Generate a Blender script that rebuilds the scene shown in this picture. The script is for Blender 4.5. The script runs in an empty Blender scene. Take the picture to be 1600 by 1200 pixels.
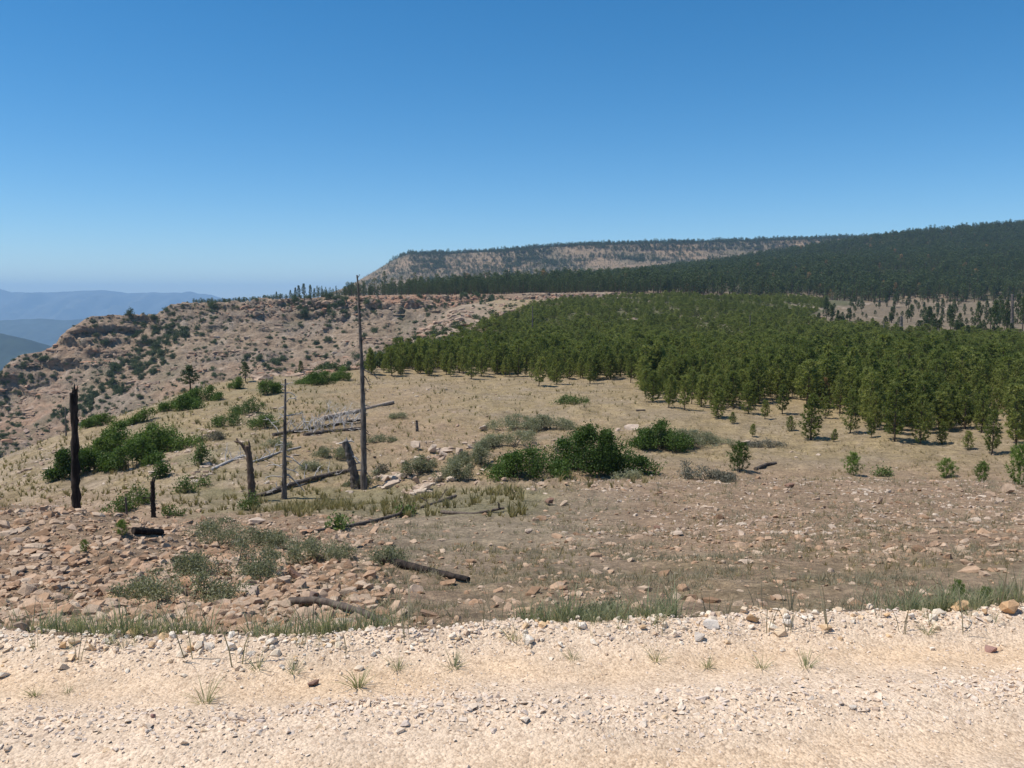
import bpy, bmesh, math, random
import numpy as np
from mathutils import Vector, Matrix, Euler
from mathutils.bvhtree import BVHTree

rng = np.random.default_rng(7)
random.seed(7)
scene = bpy.context.scene
COL = scene.collection
EYE = 1.7                       # eye height above the road, metres

# ------------------------------------------------------------------ camera
FPX = 1333.3                    # focal length in photograph pixels (1600 wide)
HORIZON = 470.0
PITCH = math.atan((600 - HORIZON) / FPX)
cam_d = bpy.data.cameras.new('camera')
cam_d.sensor_width = 36.0
cam_d.lens = FPX * 36.0 / 1600.0
cam_d.clip_start = 0.05
cam_d.clip_end = 60000
cam = bpy.data.objects.new('camera', cam_d)
cam.location = (0, 0, EYE)
cam.rotation_euler = (math.pi / 2 - PITCH, 0, 0)
COL.objects.link(cam)
scene.camera = cam

# ------------------------------------------------------------------ sky, sun, exposure
SUN_EL, SUN_AZ = math.radians(63), math.radians(-96)     # azimuth from +Y towards +X
world = bpy.data.worlds.new('World')
scene.world = world
world.use_nodes = True
wn = world.node_tree
bg = wn.nodes['Background']
sky = wn.nodes.new('ShaderNodeTexSky')
sky.sky_type = 'NISHITA'
sky.sun_disc = False
sky.sun_elevation = SUN_EL
sky.sun_rotation = SUN_AZ
sky.altitude = 2200
sky.air_density = 1.0
sky.dust_density = 1.0
sky.ozone_density = 3.0
hs_ = wn.nodes.new('ShaderNodeHueSaturation')
hs_.inputs['Saturation'].default_value = 1.36
hs_.inputs['Hue'].default_value = 0.494
wn.links.new(sky.outputs[0], hs_.inputs['Color'])
wn.links.new(hs_.outputs[0], bg.inputs['Color'])
bg.inputs['Strength'].default_value = 0.108
sd = bpy.data.lights.new('sun', 'SUN')
sd.energy = 4.2
sd.angle = math.radians(0.53)
sd.color = (1.0, 0.95, 0.87)
sun = bpy.data.objects.new('sun', sd)
tosun = Vector((math.sin(SUN_AZ) * math.cos(SUN_EL), math.cos(SUN_AZ) * math.cos(SUN_EL), math.sin(SUN_EL)))
sun.rotation_euler = tosun.to_track_quat('Z', 'Y').to_euler()
sun.location = (0, 0, 200)
COL.objects.link(sun)
scene.view_settings.view_transform = 'Standard'
scene.view_settings.look = 'None'
scene.view_settings.exposure = 0.3
scene.view_settings.gamma = 1.0
scene.view_settings.use_curve_mapping = False
scene.cycles.use_denoising = True
scene.cycles.max_bounces = 6
scene.cycles.diffuse_bounces = 3
scene.cycles.transparent_max_bounces = 4
scene.cycles.volume_bounces = 1

# ------------------------------------------------------------------ numeric helpers
SP, CP = math.sin(PITCH), math.cos(PITCH)

def E_of(y):                    # height over depth of the ray through photograph row y
    v = (600.0 - np.asarray(y, float)) / FPX
    return (-SP + v * CP) / (CP + v * SP)

def a_of(x, y):                 # sideways over depth
    v = (600.0 - np.asarray(y, float)) / FPX
    return (np.asarray(x, float) - 800.0) / FPX / (CP + v * SP)

def px_of(X, Y, h):             # photograph pixel of a point (h is relative to the eye)
    f = Y * CP - h * SP
    u = Y * SP + h * CP
    return 800 + FPX * X / f, 600 - FPX * u / f

_perm = np.random.default_rng(11).permutation(256)
_perm = np.concatenate([_perm, _perm, _perm])
_ga = np.random.default_rng(12).uniform(-1, 1, (256, 3))
_ga /= np.linalg.norm(_ga, axis=1)[:, None]

def noise3(x, y, z):
    x, y, z = np.broadcast_arrays(np.asarray(x, float), np.asarray(y, float), np.asarray(z, float))
    xi, yi, zi = np.floor(x).astype(int), np.floor(y).astype(int), np.floor(z).astype(int)
    xf, yf, zf = x - xi, y - yi, z - zi
    xi &= 255; yi &= 255; zi &= 255
    f = lambda t: t * t * t * (t * (t * 6 - 15) + 10)
    u, v, w = f(xf), f(yf), f(zf)
    def g(dx, dy, dz):
        idx = _perm[_perm[_perm[xi + dx] + yi + dy] + zi + dz]
        q = _ga[idx]
        return q[..., 0] * (xf - dx) + q[..., 1] * (yf - dy) + q[..., 2] * (zf - dz)
    L = lambda p, q, t: p + (q - p) * t
    return 1.6 * L(L(L(g(0,0,0), g(1,0,0), u), L(g(0,1,0), g(1,1,0), u), v),
                   L(L(g(0,0,1), g(1,0,1), u), L(g(0,1,1), g(1,1,1), u), v), w)

_g2 = np.random.default_rng(13).uniform(0, 2 * math.pi, 256)
_gx, _gy = np.cos(_g2), np.sin(_g2)

def noise2(x, y, s=0.37):
    x = np.asarray(x, float) + s * 37.7; y = np.asarray(y, float) + s * 91.3
    x, y = np.broadcast_arrays(x, y)
    xi, yi = np.floor(x).astype(np.int64), np.floor(y).astype(np.int64)
    xf, yf = x - xi, y - yi
    xi &= 255; yi &= 255
    u = xf * xf * xf * (xf * (xf * 6 - 15) + 10); v = yf * yf * yf * (yf * (yf * 6 - 15) + 10)
    p0, p1 = _perm[xi], _perm[xi + 1]
    def g(p, dx, dy):
        q = _perm[p + yi + dy]
        return _gx[q] * (xf - dx) + _gy[q] * (yf - dy)
    a = g(p0, 0, 0); b = g(p1, 1, 0); c = g(p0, 0, 1); d = g(p1, 1, 1)
    a = a + (b - a) * u; c = c + (d - c) * u
    return 1.45 * (a + (c - a) * v)

def fbm2(x, y, oct=4, s=0.37):
    t, a = 0, 1.0
    for k in range(oct):
        t = t + a * noise2(x * 2 ** k + 17.3 * k, y * 2 ** k - 9.1 * k, s + k)
        a *= 0.5
    return t

def smooth01(t):
    t = np.clip(t, 0, 1)
    return t * t * (3 - 2 * t)

def soft_box(x, y, x0, x1, y0, y1, fx, fy):
    return smooth01((x - x0) / fx + .5) * smooth01((x1 - x) / fx + .5) * smooth01((y - y0) / fy + .5) * smooth01((y1 - y) / fy + .5)

def in_poly(x, y, poly):
    x = np.asarray(x, float); y = np.asarray(y, float)
    c = np.zeros(x.shape, bool)
    n = len(poly)
    for i in range(n):
        x0, y0 = poly[i]; x1, y1 = poly[(i + 1) % n]
        if y0 == y1:
            continue
        m = ((y0 > y) != (y1 > y)) & (x < (x1 - x0) * (y - y0) / (y1 - y0) + x0)
        c ^= m
    return c

class Loft:
    """A height field lofted through survey lines: rows of (a, depth, height)."""
    def __init__(self, rows, amin, amax, na=500, blur=6, skirt=0.0):
        self.skirt = skirt
        self.A = np.linspace(amin, amax, na)
        Ys, Hs = [], []
        k = np.hanning(2 * blur + 3)[1:-1]; k /= k.sum()
        sm = lambda v: np.convolve(np.pad(v, blur, mode='edge'), k, 'valid')
        for r in rows:
            pts = []
            for q in r:
                x, Yd, spec = q
                if isinstance(spec, tuple):
                    pts.append((a_of(x, 560), Yd, spec[0]))
                else:
                    pts.append((float(a_of(x, spec)), Yd, float(E_of(spec)) * Yd))
            pts.sort()
            pa = [p[0] for p in pts]
            Ys.append(sm(np.interp(self.A, pa, [p[1] for p in pts])))
            Hs.append(sm(np.interp(self.A, pa, [p[2] for p in pts])))
        self.Y = np.array(Ys).T; self.H = np.array(Hs).T
        self.Y = np.maximum.accumulate(self.Y + np.arange(self.Y.shape[1]) * 1e-3, axis=1)
        d = np.diff(self.Y, axis=1); s = np.diff(self.H, axis=1) / d
        m = np.zeros_like(self.H)
        a, b = s[:, :-1], s[:, 1:]
        with np.errstate(divide='ignore', invalid='ignore'):
            hm = 2 * a * b / (a + b)
        m[:, 1:-1] = np.where(a * b > 0, hm, 0)
        m[:, 0] = s[:, 0]; m[:, -1] = s[:, -1]
        self.M = m
    def __call__(self, X, Y):
        X = np.asarray(X, float); Y = np.asarray(Y, float)
        a = X / np.maximum(Y, 0.5)
        A = self.A
        t = np.clip((a - A[0]) / (A[1] - A[0]), 0, len(A) - 1.001)
        i = t.astype(int); f = (t - i)[..., None]
        KY = self.Y[i] * (1 - f) + self.Y[i + 1] * f
        KH = self.H[i] * (1 - f) + self.H[i + 1] * f
        KM = self.M[i] * (1 - f) + self.M[i + 1] * f
        Yc = np.clip(Y, KY[..., 0], KY[..., -1])
        k = np.clip((Yc[..., None] >= KY).sum(-1) - 1, 0, KY.shape[-1] - 2)
        tk = lambda T, q: np.take_along_axis(T, q[..., None], -1)[..., 0]
        y0, y1 = tk(KY, k), tk(KY, k + 1); h0, h1 = tk(KH, k), tk(KH, k + 1)
        m0, m1 = tk(KM, k), tk(KM, k + 1)
        d = y1 - y0; u = (Yc - y0) / d
        sk = np.maximum(KY[..., 0] - Y, 0) * self.skirt
        return -sk + ((2*u**3 - 3*u**2 + 1) * h0 + (u**3 - 2*u**2 + u) * d * m0 + (-2*u**3 + 3*u**2) * h1 + (u**3 - u**2) * d * m1)

# ------------------------------------------------------------------ mesh helpers
def mesh_np(name, V, F, mats=(), mi=None, smooth=False, attrs=None):
    """V (n,3), F (m,k) constant k."""
    V = np.asarray(V, np.float32); F = np.asarray(F, np.int32)
    me = bpy.data.meshes.new(name)
    k = F.shape[1]
    me.vertices.add(len(V)); me.vertices.foreach_set('co', V.ravel())
    me.loops.add(F.size); me.loops.foreach_set('vertex_index', F.ravel())
    me.polygons.add(len(F))
    me.polygons.foreach_set('loop_start', np.arange(0, F.size, k, dtype=np.int32))
    for m in mats:
        me.materials.append(m)
    if mi is not None:
        me.polygons.foreach_set('material_index', np.asarray(mi, np.int32))
    me.polygons.foreach_set('use_smooth', np.full(len(F), smooth))
    for nm, (typ, arr) in (attrs or {}).items():
        at = me.attributes.new(nm, typ, 'POINT')
        arr = np.asarray(arr, np.float32 if typ != 'INT' else np.int32)
        at.data.foreach_set({'FLOAT': 'value', 'INT': 'value', 'FLOAT_VECTOR': 'vector', 'FLOAT_COLOR': 'color'}[typ], arr.ravel())
    me.update(calc_edges=True)
    return me

def link(name, data, parent=None, loc=None):
    o = bpy.data.objects.new(name, data)
    COL.objects.link(o)
    if parent is not None:
        o.parent = parent
    if loc is not None:
        o.location = loc
    return o

def tag(o, label=None, cat=None, group=None, kind=None):
    if label: o['label'] = label
    if cat: o['category'] = cat
    if group: o['group'] = group
    if kind: o['kind'] = kind
    return o

class MB:
    """Collects triangles."""
    def __init__(s):
        s.V, s.F, s.n = [], [], 0
    def add(s, V, F):
        V = np.asarray(V, float).reshape(-1, 3); F = np.asarray(F, int)
        if F.shape[1] == 4:
            F = np.concatenate([F[:, [0, 1, 2]], F[:, [0, 2, 3]]])
        s.V.append(V); s.F.append(F + s.n); s.n += len(V)
    def tube(s, pts, radii, sides=7, rough=0.0, seed=0, cap=True):
        pts = np.asarray(pts, float); n = len(pts)
        radii = np.broadcast_to(np.asarray(radii, float), (n,))
        r = np.random.default_rng(seed)
        T = np.gradient(pts, axis=0); T /= np.linalg.norm(T, axis=1)[:, None] + 1e-9
        ref = np.array([0, 0, 1.0]) if abs(T[0][2]) < .8 else np.array([0, 1.0, 0])
        V = []
        for i in range(n):
            u = np.cross(T[i], ref); u /= np.linalg.norm(u) + 1e-9
            w = np.cross(T[i], u)
            ang = np.arange(sides) * 2 * math.pi / sides
            rr = radii[i] * (1 + rough * r.uniform(-1, 1, sides))
            V.append(pts[i] + np.outer(np.cos(ang) * rr, u) + np.outer(np.sin(ang) * rr, w))
        V = np.concatenate(V)
        F = []
        for i in range(n - 1):
            for j in range(sides):
                F.append((i*sides + j, i*sides + (j+1) % sides, (i+1)*sides + (j+1) % sides, (i+1)*sides + j))
        s.add(V, F)
        if cap:
            for i, rev in ((0, True), (n - 1, False)):
                c = len(V)
                Vc = np.concatenate([V[i*sides:(i+1)*sides], pts[i][None] + T[i] * (radii[i] * .3 if not rev else -radii[i]*.3)])
                Fc = [((j+1) % sides, j, sides) if rev else (j, (j+1) % sides, sides) for j in range(sides)]
                s.add(Vc, Fc)
    def arrays(s):
        return np.concatenate(s.V), np.concatenate(s.F)
    def mesh(s, name, mat, smooth=False):
        V, F = s.arrays()
        return mesh_np(name, V, F, [mat] if mat else [], smooth=smooth)

def euler_mats(e):
    cx, sx = np.cos(e[:, 0]), np.sin(e[:, 0]); cy, sy = np.cos(e[:, 1]), np.sin(e[:, 1]); cz, sz = np.cos(e[:, 2]), np.sin(e[:, 2])
    R = np.empty((len(e), 3, 3))
    R[:, 0, 0] = cz*cy; R[:, 0, 1] = cz*sy*sx - sz*cx; R[:, 0, 2] = cz*sy*cx + sz*sx
    R[:, 1, 0] = sz*cy; R[:, 1, 1] = sz*sy*sx + cz*cx; R[:, 1, 2] = sz*sy*cx - cz*sx
    R[:, 2, 0] = -sy;   R[:, 2, 1] = cy*sx;            R[:, 2, 2] = cy*cx
    return R

def join_copies(protos, pos, eul, scl, var):
    """One big triangle soup from copies of small prototypes; also one random tint for each copy."""
    Vs, Fs, Ts, n = [], [], [], 0
    R = euler_mats(eul)
    for k, (PV, PF) in enumerate(protos):
        m = np.where(var == k)[0]
        if not len(m):
            continue
        P = PV[None] * scl[m][:, None, :]
        W = np.einsum('nij,nvj->nvi', R[m], P) + pos[m][:, None, :]
        nv = len(PV)
        F = PF[None] + (np.arange(len(m)) * nv)[:, None, None] + n
        Vs.append(W.reshape(-1, 3)); Fs.append(F.reshape(-1, 3))
        Ts.append(np.repeat(rng.random(len(m)), nv)); n += len(m) * nv
    return np.concatenate(Vs), np.concatenate(Fs), np.concatenate(Ts)

# ------------------------------------------------------------------ materials
def new_mat(name):
    m = bpy.data.materials.new(name); m.use_nodes = True
    nt = m.node_tree
    return m, nt, nt.nodes['Principled BSDF']

def nd(nt, typ, **kw):
    n = nt.nodes.new(typ)
    for k, v in kw.items():
        setattr(n, k, v)
    return n

def ramp(nt, fac, stops):
    r = nd(nt, 'ShaderNodeValToRGB')
    el = r.color_ramp.elements
    while len(el) < len(stops):
        el.new(0.5)
    for e, (p, c) in zip(el, stops):
        e.position = p; e.color = (*c, 1)
    nt.links.new(fac, r.inputs[0])
    return r.outputs[0]

def mixc(nt, fac, a, b, mode='MIX'):
    n = nd(nt, 'ShaderNodeMix', data_type='RGBA', blend_type=mode)
    for s, v in ((n.inputs[0], fac), (n.inputs[6], a), (n.inputs[7], b)):
        if hasattr(v, 'is_linked') or hasattr(v, 'links'):
            nt.links.new(v, s)
        elif isinstance(v, (int, float)):
            s.default_value = v
        else:
            s.default_value = (*v, 1)
    return n.outputs[2]

def noise_out(nt, vec, scale, detail=4, rough=.55, dist=0):
    n = nd(nt, 'ShaderNodeTexNoise')
    n.inputs['Scale'].default_value = scale; n.inputs['Detail'].default_value = detail
    n.inputs['Roughness'].default_value = rough; n.inputs['Distortion'].default_value = dist
    if vec is not None:
        nt.links.new(vec, n.inputs['Vector'])
    return n.outputs[0]

def math_out(nt, op, a, b=None):
    n = nd(nt, 'ShaderNodeMath', operation=op)
    for s, v in zip(n.inputs, (a, b)):
        if v is None: continue
        if isinstance(v, (int, float)): s.default_value = v
        else: nt.links.new(v, s)
    return n.outputs[0]

def bump(nt, height, strength, dist, bsdf):
    b = nd(nt, 'ShaderNodeBump')
    b.inputs['Strength'].default_value = strength; b.inputs['Distance'].default_value = dist
    nt.links.new(height, b.inputs['Height']); nt.links.new(b.outputs[0], bsdf.inputs['Normal'])

def mat_surface(name, scales, amp, bump_scale, bump_dist, rough=.95, bump_str=.8):
    """Base colour from the ground-cover attribute 'Col', broken up by grain."""
    m, nt, b = new_mat(name)
    at = nd(nt, 'ShaderNodeAttribute', attribute_name='Col')
    pos = nd(nt, 'ShaderNodeNewGeometry').outputs['Position']
    c = at.outputs['Color']
    for s, k in zip(scales, amp):
        n = noise_out(nt, pos, s, 5, .65)
        g = ramp(nt, n, [(.28, (1 - k,) * 3), (.72, (1 + k * .55,) * 3)])
        c = mixc(nt, 1.0, c, g, 'MULTIPLY')
    nt.links.new(c, b.inputs['Base Color'])
    b.inputs['Roughness'].default_value = rough
    b.inputs['Specular IOR Level'].default_value = .15
    h = noise_out(nt, pos, bump_scale, 6, .7)
    bump(nt, h, bump_str, bump_dist, b)
    return m

def mat_stone(name, stops, grain=9.0, patch=.4, dark=.35):
    m, nt, b = new_mat(name)
    oi = nd(nt, 'ShaderNodeObjectInfo')
    at = nd(nt, 'ShaderNodeAttribute', attribute_name='tint')
    r = math_out(nt, 'FRACT', math_out(nt, 'ADD', oi.outputs['Random'], at.outputs['Fac']))
    c = ramp(nt, r, stops)
    pos = nd(nt, 'ShaderNodeNewGeometry').outputs['Position']
    n = noise_out(nt, pos, grain, 5, .65)
    c = mixc(nt, 1.0, c, ramp(nt, n, [(.3, (1 - dark,) * 3), (.7, (1.15,) * 3)]), 'MULTIPLY')
    n2 = noise_out(nt, pos, grain * .35, 3, .5)
    c = mixc(nt, ramp(nt, n2, [(.55, (0, 0, 0)), (.75, (patch,) * 3)]), c, (.33, .27, .23))
    nt.links.new(c, b.inputs['Base Color'])
    b.inputs['Roughness'].default_value = .92
    b.inputs['Specular IOR Level'].default_value = .2
    bump(nt, noise_out(nt, pos, grain * 2.2, 6, .7), .6, .25 / grain, b)
    return m

def mat_leaf(name, c0, c1, c2, trans=.3, rough=.6, spec=.25):
    m, nt, b = new_mat(name)
    oi = nd(nt, 'ShaderNodeObjectInfo')
    at = nd(nt, 'ShaderNodeAttribute', attribute_name='tint')
    r = math_out(nt, 'ADD', math_out(nt, 'MULTIPLY', oi.outputs['Random'], .45), math_out(nt, 'MULTIPLY', at.outputs['Fac'], .55))
    c = ramp(nt, r, [(.1, c0), (.5, c1), (.9, c2)])
    nt.links.new(c, b.inputs['Base Color'])
    b.inputs['Roughness'].default_value = rough
    b.inputs['Specular IOR Level'].default_value = spec
    tr = nd(nt, 'ShaderNodeBsdfTranslucent')
    nt.links.new(mixc(nt, 1.0, c, (1.15, 1.2, .7), 'MULTIPLY'), tr.inputs['Color'])
    mx = nd(nt, 'ShaderNodeMixShader')
    mx.inputs[0].default_value = trans
    nt.links.new(b.outputs[0], mx.inputs[1]); nt.links.new(tr.outputs[0], mx.inputs[2])
    nt.links.new(mx.outputs[0], nt.nodes['Material Output'].inputs['Surface'])
    return m

def mat_bark(name, dark, light, mid=.5, scale=9.0, stretch=.12):
    m, nt, b = new_mat(name)
    tc = nd(nt, 'ShaderNodeTexCoord')
    mp = nd(nt, 'ShaderNodeMapping')
    mp.inputs['Scale'].default_value = (1, 1, stretch)
    nt.links.new(tc.outputs['Object'], mp.inputs['Vector'])
    n = noise_out(nt, mp.outputs[0], scale, 6, .7, .4)
    n2 = noise_out(nt, tc.outputs['Object'], 1.7, 3, .6)
    f = math_out(nt, 'ADD', math_out(nt, 'MULTIPLY', n, .65), math_out(nt, 'MULTIPLY', n2, .35))
    c = ramp(nt, f, [(mid - .12, dark), (mid + .14, light)])
    nt.links.new(c, b.inputs['Base Color'])
    b.inputs['Roughness'].default_value = .9
    b.inputs['Specular IOR Level'].default_value = .15
    bump(nt, n, .9, .03, b)
    return m

M_GROUND = mat_surface('ground_soil', (.35, 1.7, 6.5, 22.0), (.18, .32, .48, .40), 9.0, .09, bump_str=1.0)
M_WALL = mat_surface('canyon_rock', (.035, .22, .9), (.16, .30, .42), .8, .9, bump_str=1.0)
M_HILL = mat_surface('hill_soil', (.02, .12, .5), (.15, .3, .35), .25, 1.0)
M_FAR = mat_surface('far_land', (.0012, .006, .02), (.2, .3, .2), .004, 20.0, bump_str=.5)
M_ROAD = mat_surface('road_dirt', (1.2, 9.0, 85.0), (.10, .14, .22), 60.0, .010)
nt = M_ROAD.node_tree                                    # crushed gravel pressed into the dirt
_b = nt.nodes['Principled BSDF']; _c = _b.inputs['Base Color'].links[0].from_socket
_pos = nd(nt, 'ShaderNodeNewGeometry').outputs['Position']
_h = None
for _s, _k in ((58.0, .5), (110.0, .35)):
    _v = nd(nt, 'ShaderNodeTexVoronoi'); _v.inputs['Scale'].default_value = _s
    nt.links.new(_pos, _v.inputs['Vector'])
    _sep = nd(nt, 'ShaderNodeSeparateColor'); nt.links.new(_v.outputs['Color'], _sep.inputs[0])
    _c = mixc(nt, .8, _c, ramp(nt, _sep.outputs[0], [(0, (.74, .70, .68)), (.35, (.96, .95, .94)), (1, (1.10, 1.10, 1.12))]), 'MULTIPLY')
    _d = math_out(nt, 'MULTIPLY', math_out(nt, 'SUBTRACT', 1.0, _v.outputs['Distance']), _k)
    _h = _d if _h is None else math_out(nt, 'ADD', _h, _d)
nt.links.new(_c, _b.inputs['Base Color'])
bump(nt, _h, .75, .012, _b)
M_STONE = mat_stone('sandstone', [(0, (.27, .165, .098)), (.25, (.43, .27, .165)), (.5, (.52, .355, .235)), (.72, (.46, .335, .235)), (.88, (.58, .44, .315)), (1, (.40, .225, .13))], 7.0)
M_PALE = mat_stone('pale_sandstone', [(0, (.50, .38, .28)), (.5, (.58, .45, .34)), (1, (.46, .36, .29))], 3.0, dark=.25)
M_DARKROCK = mat_stone('dark_red_rock', [(0, (.22, .13, .09)), (.5, (.27, .16, .115)), (1, (.19, .125, .10))], 6.0)
M_ORANGE = mat_stone('orange_rock', [(0, (.60, .37, .19)), (.5, (.64, .44, .26)), (1, (.56, .33, .17))], 14.0, dark=.25, patch=.08)
M_WHITE = mat_stone('white_rock', [(0, (.66, .56, .46)), (.5, (.74, .64, .54)), (1, (.62, .53, .44))], 20.0, dark=.2, patch=.08)
M_PINKROCK = mat_stone('pink_rock', [(0, (.42, .24, .19)), (1, (.38, .22, .18))], 20.0, dark=.3)
M_GRAVEL = mat_stone('road_gravel', [(0, (.62, .48, .35)), (.2, (.68, .54, .41)), (.45, (.74, .61, .48)), (.7, (.66, .53, .42)), (.88, (.58, .47, .39)), (.95, (.68, .49, .31)), (1, (.44, .34, .28))], 40.0, dark=.15, patch=.08)
M_PINE = mat_leaf('pine_needles', (.085, .110, .026), (.178, .206, .052), (.31, .32, .10), .43)
M_PINEB = mat_leaf('bright_pine_needles', (.095, .155, .030), (.15, .225, .045), (.21, .28, .07), .35)
M_PINED = mat_leaf('old_pine_needles', (.045, .066, .026), (.075, .102, .038), (.118, .145, .058), .3)
M_OAK = mat_leaf('oak_leaves', (.036, .070, .014), (.080, .135, .027), (.16, .22, .055), .35)
M_RUST = mat_leaf('rusty_needles', (.20, .115, .05), (.28, .165, .075), (.34, .21, .10), .25)
M_OAKL = mat_leaf('light_leaves', (.085, .125, .035), (.12, .165, .05), (.16, .20, .07), .3)
M_JUN = mat_leaf('scrub_leaves', (.055, .078, .036), (.078, .106, .048), (.115, .14, .066), .25)
M_SAGE = mat_leaf('grey_leaves', (.17, .175, .105), (.25, .25, .155), (.34, .33, .215), .3)
M_SAGEB = mat_leaf('grey_brown_leaves', (.13, .12, .09), (.17, .16, .12), (.21, .20, .15), .2)
M_GRASS = mat_leaf('roadside_grass', (.16, .19, .105), (.27, .285, .165), (.46, .40, .235), .35)
M_DRY = mat_leaf('dry_grass', (.25, .19, .10), (.39, .305, .165), (.52, .42, .24), .3)
M_TUFT = mat_leaf('yellow_green_grass', (.22, .185, .085), (.33, .27, .13), (.46, .38, .20), .3)
M_DRYG = mat_leaf('grey_grass', (.21, .18, .12), (.29, .25, .17), (.37, .32, .22), .3)
M_CHAR = mat_bark('charred_wood', (.012, .010, .009), (.10, .075, .06), .57)
M_SNAG = mat_bark('weathered_bark', (.055, .045, .038), (.27, .23, .20), .52)
M_BROWN = mat_bark('brown_wood', (.06, .042, .032), (.21, .15, .11), .5)
M_GREYW = mat_bark('silver_wood', (.30, .27, .245), (.55, .51, .47), .48)
M_TANLOG = mat_bark('tan_log', (.26, .19, .14), (.52, .41, .31), .5)
M_DARKLOG = mat_bark('dark_log', (.045, .035, .03), (.21, .165, .13), .53)
M_TRUNK = mat_bark('pine_bark', (.06, .042, .03), (.17, .12, .085), .5, 6)
M_TWIG = mat_bark('twig', (.10, .08, .065), (.22, .18, .15), .5, 12)

# ------------------------------------------------------------------ the near land: survey lines from the road to the rim
def edge_Y(X):                                   # far edge of the road
    X = np.asarray(X, float)
    return 4.22 + 0.075 * X + .13 * noise2(X * .75, X * 0 + .3, 2.0) + .05 * noise2(X * 2.6, X * 0 + .7, 3.0) + 0.012 * X * X * (X > 0) * (X < 6)

RA = [
 # ditch behind the road berm
 [(-300, 5.6, (-2.75,)), (800, 5.9, (-2.8,)), (1900, 6.3, (-2.8,))],
 [(-300, 8, 1003), (0, 8, 1000), (400, 8.2, 995), (600, 8.2, 990), (800, 8.4, 985), (1000, 8.6, 975), (1200, 8.8, 965), (1400, 9, 955), (1600, 9.2, 945), (1900, 9.4, 935)],
 [(-300, 13, 875), (0, 13, 885), (200, 13, 890), (400, 13, 900), (600, 13, 910), (800, 13, 905), (1000, 13, 900), (1200, 13, 895), (1400, 13, 890), (1900, 13, 880)],
 [(-300, 20, 785), (0, 20, 793), (100, 20, 798), (200, 19.3, 813), (260, 19, 830), (350, 19, 847), (450, 20, 850), (600, 22, 842), (800, 22, 840), (1000, 22, 838), (1200, 22, 830), (1400, 22, 825), (1900, 22, 818)],
 [(-300, 30, (-9.6,)), (0, 30, (-9.2,)), (100, 30, (-9.0,)), (200, 28, (-8.2,)), (260, 28, 822), (350, 30, 815), (450, 33, 802), (600, 36, 790), (700, 37, 775), (800, 38, 762), (950, 40, 750), (1100, 42, 746), (1250, 42, 748), (1400, 42, 748), (1600, 40, 752), (1900, 40, 752)],
 [(-300, 42, (-14,)), (0, 42, (-12.2,)), (100, 42, (-11.8,)), (200, 44, 804), (260, 44, 798), (350, 46, 786), (450, 48, 778), (560, 50, 768), (700, 48, 761), (800, 45, (-10.5,)), (950, 47, (-10.6,)), (1100, 48, (-10.35,)), (1250, 49, (-10.5,)), (1400, 49, (-10.45,)), (1600, 47, (-10.2,)), (1900, 47, (-10.2,))],
 [(-300, 52, (-17,)), (0, 54, 785), (100, 55, 760), (200, 56, 740), (260, 57, 728), (350, 58, 715), (450, 60, 705), (560, 62, 697), (700, 62, 695), (800, 60, 700), (950, 58, 710), (1100, 58, 712), (1600, 57, 715), (1900, 57, 715)],
 [(-300, 70, (-26,)), (0, 78, 715), (100, 82, 681), (200, 85, 650), (260, 85, 640), (350, 85, 636), (450, 85, 633), (560, 85, 630), (700, 82, 632), (1600, 82, 632), (1900, 82, 632)],
 [(-300, 85, (-36,)), (0, 90, (-20,)), (100, 96, (-18,)), (200, 102, (-14.6,)), (260, 99, 622), (350, 105, 598), (450, 112, 588), (560, 115, 582), (700, 110, 590), (800, 108, 595), (1900, 108, 597)],
 [(-300, 120, (-60,)), (0, 130, (-55,)), (100, 130, (-50,)), (200, 135, (-42,)), (260, 137, (-34,)), (350, 142, (-25,)), (450, 148, (-19,)), (560, 155, (-14,)), (640, 170, 554), (700, 175, 549), (800, 175, 550), (1900, 175, 552)],
 [(-300, 210, (-95,)), (0, 215, (-95,)), (100, 215, (-92,)), (200, 220, (-85,)), (260, 220, (-75,)), (350, 230, (-60,)), (450, 240, (-45,)), (560, 245, (-28,)), (640, 250, 540), (700, 262, 516), (800, 270, 510), (1000, 270, 512), (1200, 270, 515), (1400, 270, 518), (1900, 270, 522)],
 [(-300, 300, (-105,)), (0, 300, (-105,)), (260, 310, (-95,)), (450, 330, (-70,)), (560, 340, (-45,)), (640, 350, (-22,)), (700, 400, 492), (800, 420, 478), (1000, 430, 470), (1200, 430, 476), (1400, 400, 500), (1900, 400, 508)],
 [(-300, 380, (-110,)), (450, 400, (-80,)), (560, 420, (-60,)), (640, 420, (-40,)), (700, 450, 480), (800, 475, 471), (1000, 485, 463), (1200, 505, 465), (1400, 530, 477), (1600, 560, 470), (1900, 560, 472)],
 [(-300, 420, (-115,)), (560, 470, (-60,)), (700, 500, (-12,)), (800, 520, (-6,)), (1000, 540, (-4,)), (1200, 560, (-4,)), (1400, 600, (-8,)), (1900, 640, (-8,))],
]
LA = Loft(RA, -1.2, 1.2, 700, 7)

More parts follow.
